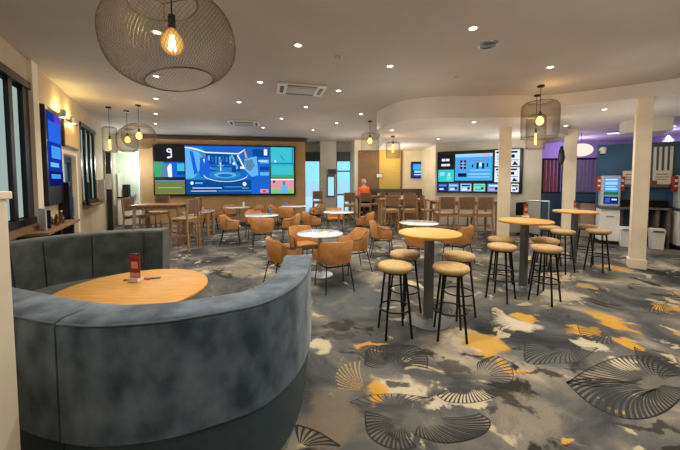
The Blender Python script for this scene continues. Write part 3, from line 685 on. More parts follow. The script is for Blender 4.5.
def pendant(px, pcan, H, pshade_top, pshade_bot, w, shape, label, bulb_y, long=False, meshmat=None, wires=0, y=None, power=14, tilt=0):
    p = AT(px, pcan, H) if y is None else ATY(px, pcan, y); Y = p.y; x = p.x
    zt = ATY(px, pshade_top, Y).z; zb = ATY(px, pshade_bot, Y).z; zl = ATY(px, bulb_y, Y).z
    t = thing('pendant_lamp', label, 'pendant lamp', (x, Y, H))
    mb = MB(); mb.lathe([(0, 0), (.06, 0), (.06, -.03), (.0, -.04)], seg=18); mb.build('ceiling_canopy', M_black, t, True)
    mb = MB(); mb.tube([(0, 0, -.02), (0, 0, zl+.16-H)], .005, 6); mb.build('cord', M_black, t)
    prof = pend_profile(shape, w, zt-zb); top = prof[-1]; bot = prof[0]
    sh = MB()
    if wires:
        n = wires; seg = 26
        def onp(s):
            k = s*(len(prof)-1); i = min(int(k), len(prof)-2); f_ = k-i
            return prof[i][0]*(1-f_)+prof[i+1][0]*f_, prof[i][1]*(1-f_)+prof[i+1][1]*f_
        for sgn in (1, -1):
            for k in range(n):
                pts = []
                for i in range(seg+1):
                    r_, z_ = onp(i/seg); a = 2*PI*k/n+sgn*i/seg*1.15; pts.append((r_*math.cos(a), r_*math.sin(a), z_+zb-H))
                sh.tube(pts, .0009, 3)
        so = sh.build('shade', M_wire, t)
    else:
        sh.lathe([(r_, z_+zb-H) for r_, z_ in prof], seg=36); so = sh.build('shade', meshmat or M_mesh_s, t, True, angle=180)
    for nm, (r_, z_) in (('top_ring', top), ('bottom_ring', bot)):
        mb = MB(); mb.tube([(r_*math.cos(2*PI*i/36), r_*math.sin(2*PI*i/36), z_+zb-H) for i in range(36)], .005 if wires else .004, 6, True); mb.build(nm, M_wire, so, True)
    mb = MB(); r_ = top[0]
    for k in range(3): mb.tube([(0, 0, zt-H), (r_*math.cos(k*2.094), r_*math.sin(k*2.094), zt-H)], .004, 5)
    mb.build('spider', M_wire, so)
    if tilt:                                    # the light wire shade hangs a little askew on its cord
        c_ = Vector((0, 0, zl-H)); so.rotation_euler = (0, R(tilt), 0); so.location = c_ - Matrix.Rotation(R(tilt), 3, 'Y') @ c_
    mb = MB(); mb.lathe([(0, .17), (.022, .17), (.022, .09), (.016, .08), (0, .08)], (0, 0, zl-H), 14); mb.build('socket', M_black, t, True)
    mb = MB()
    if long: pr = [(0, -.16), (.012, -.158), (.018, -.14), (.018, .06), (.013, .085), (0, .09)]
    else: pr = [(0, -.075), (.022, -.071), (.043, -.055), (.058, -.025), (.061, 0), (.052, .035), (.03, .07), (.016, .09), (0, .09)]
    k_ = 1.12 if wires else 1.0
    mb.lathe([(a*k_, b) for a, b in pr], (0, 0, zl-H), 18); bo = mb.build('bulb', E_bulb if not wires else amber_bulb(), t, True)
    mb = MB(); q = []
    if long: q = [(0, 0, .05+zl-H), (0, 0, -.13+zl-H)]; mb.tube(q, .006, 6)
    else:
        for a in range(5):
            c_, s_ = math.cos(a*1.257)*.018, math.sin(a*1.257)*.018; mb.tube([(c_*.4, s_*.4, .045+zl-H), (c_*1.2, s_*1.2, -.045+zl-H)], .004, 5)
    mb.build('filament', E_bulbcore, bo)
    if pcan > 0 and px in (541, 138): lamp('canopy_fill', 'POINT', (x+.1, Y-.1, H-.28), 3.2, (1, .6, .2), .05)  # extra lamp added for the warm ceiling glow round the canopy
    lamp('pendant_glow', 'POINT', (x, Y, zl-.005), power, (1, .66, .28), .05)
    return t
pendant(169.5, -60, HC, 3, 81, .76, 'globe', 'very large wire mesh globe pendant with amber bulb over the booth', 43, wires=100, y=1.95, power=16, tilt=-11)
pendant(138, 105, HC, 124.5, 148, .70, 'globe', 'wide globe mesh pendant of the window trio, nearest the video wall', 136, power=10)
pendant(108.5, 107, HC, 127, 152, .30, 'barrel', 'slim cylinder pendant of the trio by the windows', 143, long=True, meshmat=M_mesh_d, power=8)
pendant(126.5, 111, HC, 129, 152, .50, 'globe', 'middle round pendant of the window trio, hanging a little lower', 140, power=8)
pendant(370, 121, HC, 133, 152, .54, 'barrel', 'clear barrel pendant with white bulb beside the bulkhead end', 141, meshmat=glassy('pale_mesh', (150, 140, 120), .12, .5, 'round'), power=6)
pendant(393, 136, HD, 142, 158, .42, 'barrel', 'pendant with long filament under the rounded bulkhead end', 147, long=True, power=6)
pendant(541, 85.5, HC, 102, 138, .62, 'barrel', 'large warm barrel mesh pendant over the round high tables', 121, power=22)
pendant(537, 95, HC, 115, 149, .36, 'barrel', 'slimmer long barrel pendant hanging behind the large warm barrel pendant', 137, long=True, power=10)

# glowing oval pendant in the recess
p = ATY(581, 150, 9.4); t = thing('oval_pendant', 'glowing white oval pendant between the slatted screens', 'pendant lamp', p)
mb = MB(); mb.lathe([(.30*math.cos(R(a)), .2*math.sin(R(a))) for a in range(-90, 91, 12)], seg=28); mb.build('shade', emit('cream_glow', (250, 226, 206), 1.1), t, True)
mb = MB(); mb.tube([(0, 0, .2), (0, 0, HS-p.z)], .006, 6); mb.build('cord', M_black, t)

# ------------------------------------------------------------------ BOOTH
CEN = Vector((-1.75, 2.6, 0))
def norms(path):
    out = []
    for i, p in enumerate(path):
        t = path[min(i+1, len(path)-1)]-path[max(i-1, 0)]; n = Vector((-t.y, t.x, 0)).normalized()
        if n.dot(CEN-Vector((p.x, p.y, 0))) < 0: n = -n
        out.append(n)
    return out
TH = .235
def rounded_back(z0, z1, r=.035, th=TH):
    o = [(0, z0)] + [(r-r*math.cos(R(a)), z1-r+r*math.sin(R(a))) for a in (0, 30, 60, 90)]
    o += [(th-r+r*math.sin(R(a)), z1-r+r*math.cos(R(a))) for a in (0, 30, 60, 90)] + [(th+.05, z0)]
    return o
def banquette(label, outer, mback, seams):
    path = [Vector((p.x, p.y, 0)) for p in catmull(outer, 8)]; nn = norms(path)
    t = thing('banquette', label, 'banquette', (path[0].x, path[0].y, 0)); o0 = path[0].copy()
    loc = [p-o0 for p in path]
    mb = MB(); mb.sweep(loc, nn, rounded_back(.42, 1.0)); mb.build('backrest', mback, t, True, angle=50)
    mb = MB(); mb.sweep(loc, nn, [(.055, 0), (.012, .36), (.02, .41), (.3, .41), (.3, 0)]); mb.build('base', M_vinyl, t, True, angle=50)
    mb = MB(); mb.sweep(loc, nn, [(.30, 0), (.30, .40), (.70, .40), (.66, .0)]); mb.build('seat_base', M_vinyl, t)
    mb = MB(); mb.sweep(loc, nn, [(.27, .40), (.27, .455), (.29, .475), (.69, .475), (.715, .455), (.715, .42), (.70, .40)]); mb.build('seat_cushion', mback, t, True, angle=50)
    mb = MB()
    for off, z in ((.004, .985), (.012, .416)):
        mb.tube([p+n*off+Vector((0, 0, z)) for p, n in zip(loc, nn)], .006, 6)
    mb.build('piping', M_piping, t, True)
    if seams:
        for s in seams:
            mb = MB(); i = int(s*(len(loc)-1)); mb.tube([loc[i]+nn[i]*(TH+.052)+Vector((0, 0, .47)), loc[i]+nn[i]*(TH+.004)+Vector((0, 0, .97))], .004, 5)
            mb.build('seam', M_frame, t)
    return t
ro = [AT(*p, 1.0) for p in [(55.5, 321.5), (90, 323.5), (128, 322), (168, 318.5), (204, 313), (230, 308.5), (256.5, 303), (277.6, 295), (293.5, 286), (303, 278), (309, 269), (311, 261), (310.7, 254.6)]]
banquette('grey velvet curved booth section with rounded end, nearest the camera', ro, M_velvet, [.3, .6, .85])
lo = [AT(*p, 1.0) for p in [(53.3, 320.7), (31, 317.5), (13, 313.5)]]
lo += [Vector((-2.1, 1.6, 0)), Vector((-2.5, 1.74, 0)), Vector((-2.85, 1.98, 0))]
banquette('grey velvet booth section beside the cream partition post', lo, M_velvet, [.3, .6])
bi = [Vector((*q, 0)) for q in [(-2.30, 3.87), (-2.68, 3.78), (-3.04, 3.57), (-3.28, 3.28), (-3.32, 2.98), (-3.26, 2.72)]]
nb = norms(catmull(bi, 1)); bo_ = [p-n*TH for p, n in zip(bi, nb)]
banquette('slate velvet curved booth section on the far side of the booth table', bo_, M_velvet_in, [.12, .38, .62, .8])

def round_table(name, label, loc, r, h, mtop, mpole, pole_r, base_r, square=False, th=.035, medge=None):
    t = thing(name, label, 'table', (loc.x, loc.y, 0))
    mb = MB(); mb.lathe([(0, h-th), (r-.012, h-th), (r-.004, h-th+.006), (r, h-th/2), (r-.003, h-.005), (r-.01, h), (0, h)], seg=48); top = mb.build('tabletop', mtop, t, True)
    mb = MB()
    if square: mb.box((0, 0, (h-th)/2), (pole_r*2, pole_r*2, h-th), R(20), .006)
    else: mb.lathe([(0, .01), (pole_r, .01), (pole_r, h-th), (0, h-th)], seg=20)
    mb.build('pole', mpole, t, not square)
    mb = MB(); mb.lathe([(0, 0), (base_r, 0), (base_r, .008), (base_r-.02, .014), (pole_r+.02, .022), (pole_r, .05), (0, .05)], seg=36); mb.build('base_plate', mpole, t, True)
    mb = MB(); mb.lathe([(0, h-th-.012), (pole_r+.08, h-th-.012), (pole_r+.1, h-th), (0, h-th)], seg=24); mb.build('top_plate', mpole, t, True)
    return t
tb_ = AT(133, 288.5, .75)
round_table('booth_table', 'large round honey oak table inside the grey booth', tb_, .57, .75, M_wood, M_black, .05, .32)
def menu_holder(label, p, h=.2, w=.085, rz=0):
    t = thing('menu_holder', label, 'menu holder', p, rz)
    mb = MB(); mb.box((0, 0, .015), (w, .07, .03), 0, .004); mb.build('base', M_white, t)
    mb = MB(); mb.box((0, 0, .03+h/2), (w-.008, .008, h), 0, .001); mb.build('menu_card', M_red, t)
    mb = MB(); mb.box((0, -.005, .03+h*.55), (w*.6, .004, h*.28), 0); mb.box((0, -.005, .03+h*.12), (w-.012, .004, h*.2), 0); mb.build('menu_print', [mat('print_pale', (216, 150, 130), .6)], t)
    mb = MB(); mb.box((0, 0, .03+h), (w, .012, .008), 0); mb.build('top_clip', M_frame, t)
mp = AT(135.5, 281, .75); menu_holder('red drinks menu holder on the booth table', mp, .21, .105, R(-8))
for px, py, lab, rz, c in [(129.5, 279.5, 'dark folded coaster lying left of the booth menu', 40, M_frame), (155, 278.3, 'small dark coaster lying past the booth menu', 15, M_frame), (147, 279, 'reddish coaster lying beside the booth menu', -20, M_red)]:
    p = AT(px, py, .75); t = thing('coaster', lab, 'coaster', p, R(rz)); mb = MB(); mb.box((0, 0, .003), (.09, .04, .006), 0, .001); mb.build('card', c, t)

# ------------------------------------------------------------------ HIGH TABLES AND STOOLS
hp = [AT(429.5, 232, 1.05), AT(525, 220, 1.05), AT(575, 210.8, 1.05)]
for p, lab, r in zip(hp, ['nearest round oak high table with grey square post', 'second round oak high table, with a red menu holder on it', 'farthest round oak high table, before the middle column'], (.355, .37, .37)):
    round_table('high_table', lab, p, r, 1.05, M_wood, M_grpole, .042, .25, True, .035)
SH = .76
def make_stool(p, rz, label):
    t = thing('bar_stool', label, 'stool', (p.x, p.y, 0), rz, 'bar stools at the round high tables')
    mb = MB(); mb.lathe([(0, SH-.07), (.15, SH-.07), (.178, SH-.055), (.187, SH-.03), (.178, SH-.008), (.15, SH+.003), (0, SH+.008)], seg=32); mb.build('seat', M_stoolseat, t, True, angle=60)
    mb = MB(); mb.lathe([(0, SH-.085), (.14, SH-.085), (.14, SH-.07), (0, SH-.07)], seg=24); mb.build('seat_plate', M_black, t)
    for k in range(4):
        a = PI/4+k*PI/2; mb = MB(); mb.tube([(.12*math.cos(a), .12*math.sin(a), SH-.075), (.20*math.cos(a), .20*math.sin(a), .0)], .0125, 8); mb.build('leg', M_black, t, True)
    mb = MB(); mb.tube([(.168*math.cos(i*PI/16), .168*math.sin(i*PI/16), .29) for i in range(32)], .009, 6, True); mb.build('foot_ring', M_black, t, True)
    return t
S0 = None
for (px, py), rz, lab in [((395.3, 263.5), 8, 'camel-topped bar stool at the nearest high table, front one on the booth side'), ((405, 252), 30, 'camel-topped bar stool at the nearest high table, rear one on the booth side'),
                          ((451, 265), -10, 'camel-topped bar stool at the nearest high table, front one away from the booth'), ((459, 253.3), 20, 'camel-topped bar stool at the nearest high table, rear one away from the booth'),
                          ((502, 244.5), 40, 'camel-topped bar stool at the second high table, front one before the column'), ((501, 237.5), 45, 'camel-topped bar stool at the second high table, rear one before the column'),
                          ((546.3, 246), 35, 'camel-topped bar stool at the second high table, front one on the kiosk side'), ((545.3, 238.5), 10, 'camel-topped bar stool at the second high table, rear one on the kiosk side'),
                          ((563, 230), 25, 'camel-topped bar stool at the farthest high table, front one on the screens side'), ((550, 226), 0, 'camel-topped bar stool at the farthest high table, rear one on the screens side'),
                          ((598.5, 229.3), 30, 'camel-topped bar stool at the farthest high table, front one nearest the kiosks'), ((585.5, 225), 50, 'camel-topped bar stool at the farthest high table, rear one nearest the kiosks')]:
    p = AT(px, py, SH)
    if S0 is None: S0 = make_stool(p, R(rz), lab)
    else: copy_tree(S0, (p.x, p.y, 0), R(rz), lab)
p = AT(525.5, 217.5, 1.05); menu_holder('red menu holder on the second round high table', p, .19, .08, R(5))
p = hp[2]+Vector((.12, .16, 0)); menu_holder('dark small menu holder on the farthest round high table', p, .16, .08, R(25))

# ------------------------------------------------------------------ CAFE TABLES AND TUB CHAIRS
def make_tub(p, rz, label):
    """tan tub chair facing local +y"""
    t = thing('tub_chair', label, 'chair', (p.x, p.y, 0), rz, 'tan leather tub chairs at the low round tables'); t.scale = (.9, .9, .95)
    mb = MB(); mb.box((0, .03, .455), (.44, .46, .08), 0, .03); mb.build('seat', M_tanleather, t, True, angle=60)
    # wrap-round back and arms
    n = 28; th = .045; rings = []
    mb = MB()
    for i in range(n+1):
        s = -1+2*i/n                       # -1 left arm front .. 0 back centre .. 1 right arm front
        a = s*R(90)
        if abs(s) < .62:
            q = s/.62; x = .255*math.sin(q*PI/2)*1.0; y = -.05-.20*math.cos(q*PI/2)
            nx, ny = math.sin(q*PI/2), -math.cos(q*PI/2)
        else:
            q = (abs(s)-.62)/.38; x = math.copysign(.255+.02*q, s); y = -.05+.27*q; nx, ny = math.copysign(1, s), 0
        u = abs(s); top = .80 if u < .42 else (.80-.15*((u-.42)/.25) if u < .67 else .65-.02*(u-.67)/.33)
        lean = .045 if u < .67 else .02
        bot = .445
        vs = [(x-nx*th*.5, y-ny*th*.5, bot), (x+nx*th*.5, y+ny*th*.5, bot), (x+nx*(th*.5+lean), y+ny*(th*.5+lean), top-.02), (x+nx*lean, y+ny*lean, top), (x-nx*(th*.5-lean), y-ny*(th*.5-lean), top-.02)]
        rings.append([mb.bm.verts.new(v) for v in vs])
    for A, B in zip(rings, rings[1:]):
        for k in range(5): mb._face([A[k], A[(k+1) % 5], B[(k+1) % 5], B[k]])
    mb._face(rings[0]); mb._face(rings[-1])
    mb.build('backrest', M_tanleather, t, True, angle=60)
    for s in (-1, 1):
        mb = MB(); mb.tube([(s*.235, .19, .45), (s*.27, .235, 0)], .010, 6); mb.build('leg', M_black, t)
        mb = MB(); mb.tube([(s*.20, -.19, .45), (s*.25, -.30, 0)], .010, 6); mb.build('leg', M_black, t)
        mb = MB(); mb.tube([(s*.30, .225, .44), (s*.318, .21, .64), (s*.315, .0, .655), (s*.305, -.07, .69), (s*.265, -.175, .80)], .009, 6); mb.build('arm_frame', M_black, t, True)
    mb = MB(); mb.bar((-.235, .17, .385), (.235, .17, .385), .02); mb.bar((-.2, -.18, .385), (.2, -.18, .385), .02); mb.bar((-.23, .17, .385), (-.2, -.18, .385), .02); mb.bar((.23, .17, .385), (.2, -.18, .385), .02); mb.build('seat_frame', M_black, t)
    return t
T0 = None
def tub(cx, cy, ang, r, label, turn=0):
    """chair placed round a table centre, facing it"""
    global T0
    p = Vector((cx+r*math.cos(R(ang)), cy+r*math.sin(R(ang)), 0)); rz = R(ang)+PI/2+R(turn)
    if T0 is None: T0 = make_tub(p, rz, label)
    else: copy_tree(T0, p, rz, label)
def cafe(px, py, r, label): 
    p = AT(px, py, .74); round_table('cafe_table', label, p, r, .74, M_marble, M_steel, .035, .22, False, .025); return p
c1 = cafe(320, 232.7, .40, 'nearest low round cafe table with pale shiny top')
tub(c1.x, c1.y, 224, .74, 'tan tub chair at the nearest cafe table, closest to the booth end', -12)
tub(c1.x, c1.y, 292, .68, 'tan tub chair at the nearest cafe table, its back towards the camera')
tub(c1.x, c1.y, 22, .64, 'tan tub chair at the nearest cafe table, on the high-table side')
tub(c1.x, c1.y, 125, .62, 'tan tub chair at the nearest cafe table, far side facing the camera')
c2 = cafe(262, 214.8, .44, 'low round table with bluish top in front of the video wall')
tub(c2.x, c2.y, 197, .78, 'tan tub chair at the bluish table, on the oak bar table side', 0)
tub(c2.x, c2.y, 285, .74, 'tan tub chair at the bluish table, its back towards the camera')
tub(c2.x, c2.y, 5, .74, 'tan tub chair at the bluish table, side nearest the tall blue window')
tub(c2.x, c2.y, 120, .74, 'tan tub chair at the bluish table, far side')
c3 = cafe(237, 206.8, .44, 'low white round table close under the video wall, behind the bluish table')
tub(c3.x, c3.y, 205, .85, 'tan tub chair standing apart under the video wall beside the white square table')
tub(c3.x, c3.y, 45, .72, 'tan tub chair under the video wall, behind the bluish table')
tub(c3.x, c3.y, 130, .7, 'tan tub chair against the wall under the video wall centre')
c4 = cafe(294, 205.6, .52, 'low round table under the corner of the video wall near the blue window')
tub(c4.x, c4.y, 172, .74, 'tan tub chair at the corner table, video wall side')
tub(c4.x, c4.y, 260, .78, 'tan tub chair at the corner table, back towards the camera')
tub(c4.x, c4.y, 20, .85, 'tan tub chair at the corner table, under the blue window')
c5 = cafe(338.5, 211.6, .46, 'low round table reflecting the bright door, behind the nearest cafe table')
tub(c5.x, c5.y, 200, .80, 'tan tub chair at the door-lit table, video wall side')
tub(c5.x, c5.y, 340, .80, 'tan tub chair at the door-lit table, bar chair side')
tub(c5.x, c5.y, 100, .8, 'tan tub chair at the door-lit table, far side before the window column')
c6 = cafe(419, 222.3, .42, 'low round pale table half hidden behind the nearest oak high table')
tub(c6.x, c6.y, 178, .80, 'tan tub chair beside the half hidden pale table, on the cafe side')
tub(c6.x, c6.y, 255, .80, 'tan tub chair behind the nearest high table, back to the camera, cafe side')
tub(c6.x, c6.y, 318, .84, 'tan tub chair behind the nearest high table, back to the camera, column side')
# small things on the cafe tables
def shaker(label, p, h=.14, r=.022, m=M_paper):
    t = thing('condiment_bottle', label, 'bottle', p)
    mb = MB(); mb.lathe([(0, 0), (r, 0), (r, h*.7), (r*.5, h*.85), (0, h*.85)], seg=14); mb.build('body', m, t, True)
    mb = MB(); mb.lathe([(0, h*.85), (r*.55, h*.85), (r*.5, h), (0, h)], seg=12); mb.build('cap', M_frame, t, True)
M_bluepl = mat('blue_plastic', (70, 110, 170), .4)
shaker('blue bottle standing on the bluish cafe table', c2+Vector((.22, .05, 0)), .2, .035, M_bluepl)
shaker('white condiment bottle on the table under the video wall', c3+Vector((.2, .1, 0)), .2, .03)
shaker('small bottle on the corner table near the blue window', c4+Vector((-.3, .1, 0)), .16, .03, M_bluepl)
t = thing('paper_menu', 'flat paper menu lying on the nearest cafe table', 'menu', c1+Vector((.06, .02, 0)), R(30)); mb = MB(); mb.box((0, 0, .003), (.2, .14, .006)); mb.build('sheet', mat('kraft_paper', (190, 150, 96), .7), t)
mb = MB(); mb.box((0, 0, .0065), (.15, .09, .001)); mb.build('print', M_paper, t)

# ------------------------------------------------------------------ BAR TABLES AND BAR CHAIRS
def make_barchair(p, rz, label):
    """oak bar chair with brown back facing local +y"""
    t = thing('bar_chair', label, 'chair', (p[0], p[1], 0), rz, 'oak bar chairs at the long high tables')
    mb = MB(); mb.box((0, 0, .745), (.42, .42, .06), 0, .02); mb.build('seat', M_seatpad, t, True, angle=60)
    mb = MB(); mb.box((0, -.215, 1.04), (.37, .035, .34), 0, .012); mb.build('backrest', M_backpad, t)
    for s in (-1, 1):
        mb = MB(); mb.bar((s*.19, .19, .72), (s*.215, .225, 0), .036); mb.build('leg', M_chairwood, t)
        mb = MB(); mb.bar((s*.20, -.235, 1.21), (s*.20, -.20, .72), .036); mb.bar((s*.20, -.20, .725), (s*.215, -.25, 0), .036); mb.build('leg', M_chairwood, t)
        mb = MB(); mb.bar((s*.205, .21, .36), (s*.207, -.225, .36), .022); mb.build('stretcher', M_chairwood, t)
    mb = MB(); mb.bar((-.20, .205, .28), (.20, .205, .28), .026); mb.build('footrest', M_chairwood, t)
    mb = MB(); mb.bar((-.2, -.19, .69), (.2, -.19, .69), .04); mb.build('seat_rail', M_chairwood, t)
    mb = MB(); mb.bar((-.2, .18, .69), (.2, .18, .69), .04); mb.build('seat_rail', M_chairwood, t)
    return t
B0 = None
def barchair(x, y, rz, label):
    global B0
    if B0 is None: B0 = make_barchair((x, y), R(rz), label)
    else: copy_tree(B0, (x, y, 0), R(rz), label)
def bar_table(label, c, sx, sy, rz=0, h=1.05):
    t = thing('bar_table', label, 'table', (c[0], c[1], 0), R(rz))
    mb = MB(); mb.box((0, 0, h-.02), (sx, sy, .04), 0, .006); mb.build('tabletop', M_darkwood, t)
    for i in (-1, 1):
        for j in (-1, 1):
            mb = MB(); mb.bar((i*(sx/2-.08), j*(sy/2-.07), h-.04), (i*(sx/2-.05), j*(sy/2-.05), 0), .065); mb.build('leg', M_chairwood, t)
    mb = MB(); mb.bar((-sx/2+.08, sy/2-.08, h-.08), (sx/2-.08, sy/2-.08, h-.08), .03, .08); mb.bar((-sx/2+.08, -sy/2+.08, h-.08), (sx/2-.08, -sy/2+.08, h-.08), .03, .08); mb.build('apron', M_chairwood, t)
    mb = MB(); mb.bar((-sx/2+.08, 0, .3), (sx/2-.08, 0, .3), .03, .05); mb.build('foot_rail', M_chairwood, t)
    return t
def XY(px, y): return ATY(px, 181, y).x
# by the window trio of pendants
bar_table('oak bar table below the pendant trio near the pale door', (XY(161, 7.7), 7.7), 1.15, .75, 8)
barchair(XY(184, 7.15), 7.15, 80, 'oak bar chair at the window-side bar table, nearest chair of its screen end')
barchair(XY(189, 7.75), 7.75, 95, 'oak bar chair at the window-side bar table, farther chair of its screen end')
barchair(XY(136, 7.75), 7.75, -90, 'oak bar chair at the window-side bar table, on the side of the pale door')
barchair(XY(157, 8.6), 8.6, 180, 'oak bar chair at the window-side bar table, far side facing the camera')
# middle rows
bar_table('long oak bar table nearest the gold panel', (XY(402, 10.0), 10.0), 1.55, .75)
barchair(XY(391, 9.35), 9.35, 0, 'oak bar chair with its back to the camera at the gold-panel table, window side')
barchair(XY(409, 9.35), 9.35, 0, 'oak bar chair with its back to the camera at the gold-panel table, screens side')
barchair(XY(396, 10.75), 10.75, 180, 'oak bar chair at the far side of the gold-panel table, window side')
barchair(XY(411, 10.75), 10.75, 180, 'oak bar chair at the far side of the gold-panel table, screens side')
bar_table('long oak bar table below the betting screens', (XY(463, 9.0), 9.0), 1.85, .75)
barchair(XY(444.5, 8.35), 8.35, 2, 'oak bar chair with back to camera below the betting screens, farthest from the column')
barchair(XY(464, 8.3), 8.3, -2, 'oak bar chair with back to camera below the betting screens, middle of three')
barchair(XY(482.5, 8.25), 8.25, -4, 'oak bar chair with back to camera below the betting screens, next to the column')
barchair(XY(430, 9.2), 9.2, -90, 'oak bar chair at the short end of the betting-screen table')
bar_table('farthest oak bar table in front of the bright door', (XY(363, 12.0), 12.0), 1.2, .7)
barchair(XY(349.5, 11.35), 11.35, 0, 'oak bar chair with back to camera in front of the bright door')
barchair(XY(365, 11.35), 11.35, 0, 'oak bar chair with back to camera just in front of the orange person')
barchair(XY(377, 11.6), 11.6, 60, 'oak bar chair at the end of the farthest bar table, beside the gold panel')
barchair(XY(318, 13.0), 13.0, 0, 'bar chair standing beside the tall blue window')
# white square low table
p = AT(199, 211, .74); t = thing('square_table', 'low square white-topped table with wooden legs beside the bar chairs', 'table', (p.x, p.y, 0), R(10))
mb = MB(); mb.box((0, 0, .725), (.75, .75, .03), 0, .006); mb.build('tabletop', M_marble, t)
for i in (-1, 1):
    for j in (-1, 1):
        mb = MB(); mb.bar((i*.31, j*.31, .71), (i*.33, j*.33, 0), .07); mb.build('leg', M_chairwood, t)
shaker('white bottle on the low square table', Vector((p.x-.15, p.y, .74)), .22, .035)
# things on bar tables
for px, y, lab in [(402, 9.95, 'white cup on the gold-panel bar table'), (378.5, 12.0, 'white cup on the farthest bar table beside the orange person')]:
    t = thing('cup', lab, 'cup', (XY(px, y), y, 1.05)); mb = MB(); mb.lathe([(0, 0), (.035, 0), (.045, .11), (.04, .11), (.03, .01), (0, .01)], seg=16); mb.build('body', M_white, t, True)
    mb = MB(); mb.tube([(.04, 0, .09), (.07, 0, .08), (.065, 0, .04), (.036, 0, .03)], .006, 6); mb.build('handle', M_white, t, True)
# dark bench along the cream wall
t = thing('wall_bench', 'long dark upholstered bench with padded back along the cream wall', 'bench', (XY(397, 12.55), 12.55, 0))
mb = MB(); mb.box((0, .22, .98), (2.3, .18, .66), 0, .07); mb.build('backrest', M_dull, t, True, angle=60)
mb = MB(); mb.box((0, -.05, .62), (2.3, .5, .12), 0, .04); mb.build('seat', M_dull, t, True, angle=60)
mb = MB(); mb.box((0, -.03, .28), (2.2, .42, .56), 0, .01); mb.build('base', M_brown, t)
# framed notice on the brown panel
t = thing('wall_notice', 'small pale notice on the wall between brown and gold panels', 'notice', (XY(379.5, 12.9), 12.9, 1.75)); mb = MB(); mb.box((0, 0, .12), (.30, .02, .2), 0, .004); mb.build('frame', M_frame, t)
mb = MB(); mb.box((0, -.011, .12), (.26, .004, .16)); mb.build('sheet', M_paper, t)
# sign stand on the window column
t = thing('totem_display', 'slim lit display mounted on the column between window and door', 'display', (wp.x+.12, wp.y-.275, 0))
mb = MB(); mb.box((0, 0, 1.42), (.36, .05, 1.0), 0, .01); mb.build('housing', M_grpole, t)
mb = MB(); mb.box((0, -.027, 1.40), (.26, .006, .82)); mb.build('screen', emit('pale_screen', (170, 225, 240), 1), t)
mb = MB(); mb.box((.06, -.04, 2.05), (.34, .10, .22), 0, .01); mb.build('speaker_box', M_frame, t)

# ------------------------------------------------------------------ PERSON (seated, back to camera)
def person():
    bx, by = XY(363.8, 12.5), 12.5
    t = thing('person', 'grey-haired person in an orange top seated at the farthest bar table', 'person', (bx, by, 0), 0)
    me = bpy.data.meshes.new('body'); 
    V = [(0, 0, .80), (0, .0, .95), (0, -.01, 1.15), (0, -.01, 1.33), (0, 0, 1.42), (0, -.01, 1.50), (0, -.015, 1.58),
         (.17, 0, 1.34), (.22, -.06, 1.10), (.16, -.27, 1.07), (-.17, 0, 1.34), (-.22, -.06, 1.10), (-.16, -.27, 1.07),
         (.10, -.04, .78), (.13, -.40, .80), (.13, -.42, .38), (.13, -.52, .32), (-.10, -.04, .78), (-.13, -.40, .80), (-.13, -.42, .38), (-.13, -.52, .32)]
    E = [(0, 1), (1, 2), (2, 3), (3, 4), (4, 5), (5, 6), (3, 7), (7, 8), (8, 9), (3, 10), (10, 11), (11, 12), (0, 13), (13, 14), (14, 15), (15, 16), (0, 17), (17, 18), (18, 19), (19, 20)]
    RD_ = [.17, .17, .18, .17, .09, .055, .06, .075, .05, .035, .075, .05, .035, .09, .075, .05, .035, .09, .075, .05, .035]
    def skin(name, idx, scale, m, parent):
        mp_ = {k: i for i, k in enumerate(idx)}
        ms = bpy.data.meshes.new(name); ms.from_pydata([V[k] for k in idx], [(mp_[a], mp_[b]) for a, b in E if a in mp_ and b in mp_], [])
        o = bpy.data.objects.new(name, ms); COL.objects.link(o); o.parent = parent
        md = o.modifiers.new('Skin', 'SKIN')
        for k in idx:
            sv = ms.skin_vertices[0].data[mp_[k]]; r_ = RD_[k]*scale; sv.radius = (r_, r_*.85 if k < 4 else r_); sv.use_root = (mp_[k] == 0)
        sb = o.modifiers.new('Subsurf', 'SUBSURF'); sb.levels = 2; sb.render_levels = 2
        ms.materials.append(m); return o
    skin('body', list(range(21)), 1, M_skin, t)
    skin('shirt', [0, 1, 2, 3, 4, 7, 8, 10, 11], 1.12, M_orange, t)
    skin('trousers', [0, 13, 14, 15, 17, 18, 19], 1.12, M_navy, t)
    mb = MB(); mb.lathe([(.088*math.cos(R(a)), 1.60+.115*math.sin(R(a))) for a in range(-90, 91, 15)], (0, 0, 0), 18); mb.build('head', M_skin, t, True, angle=180)
    mb = MB(); mb.lathe([(.096*math.cos(R(a)), 1.615+.118*math.sin(R(a))) for a in range(-20, 91, 12)], (0, .018, 0), 18); mb.build('hair', M_hair, t, True, angle=180)
    for s in (-1, 1):
        mb = MB(); mb.lathe([(0, -.03), (.014, -.02), (.018, 0), (.014, .02), (0, .03)], (s*.09, .0, 1.60), 10); mb.build('ear', M_skin, t, True)
        mb = MB()
        for k in range(5): mb.tube([(s*(.13+.014*k), -.27, 1.07), (s*(.125+.015*k), -.33-.01*(2-abs(k-2)), 1.068)], .008, 5, r1=.006)
        mb.build('hand', M_skin, t, True)
        mb = MB(); mb.lathe([(0, -.012), (.011, -.006), (.012, 0), (.011, .006), (0, .012)], (s*.032, -.08, 1.61), 8); mb.build('eye', M_frame, t, True)
        mb = MB(); mb.box((s*.13, -.5, .30), (.09, .25, .08), 0, .03); mb.build('shoe', M_black, t, True)
    mb = MB(); mb.lathe([(0, -.02), (.015, -.015), (.01, .02), (0, .03)], (0, -.092, 1.585), 8); mb.build('nose', M_skin, t, True)
    mb = MB(); mb.box((0, -.084, 1.545), (.05, .012, .01), 0, .003); mb.build('mouth', M_red, t)
person()
# stool under the person
mb = MB()
st_ = copy_tree(S0, (XY(363.8, 12.5), 12.53, 0), 0, 'camel-topped bar stool under the person in the orange top')

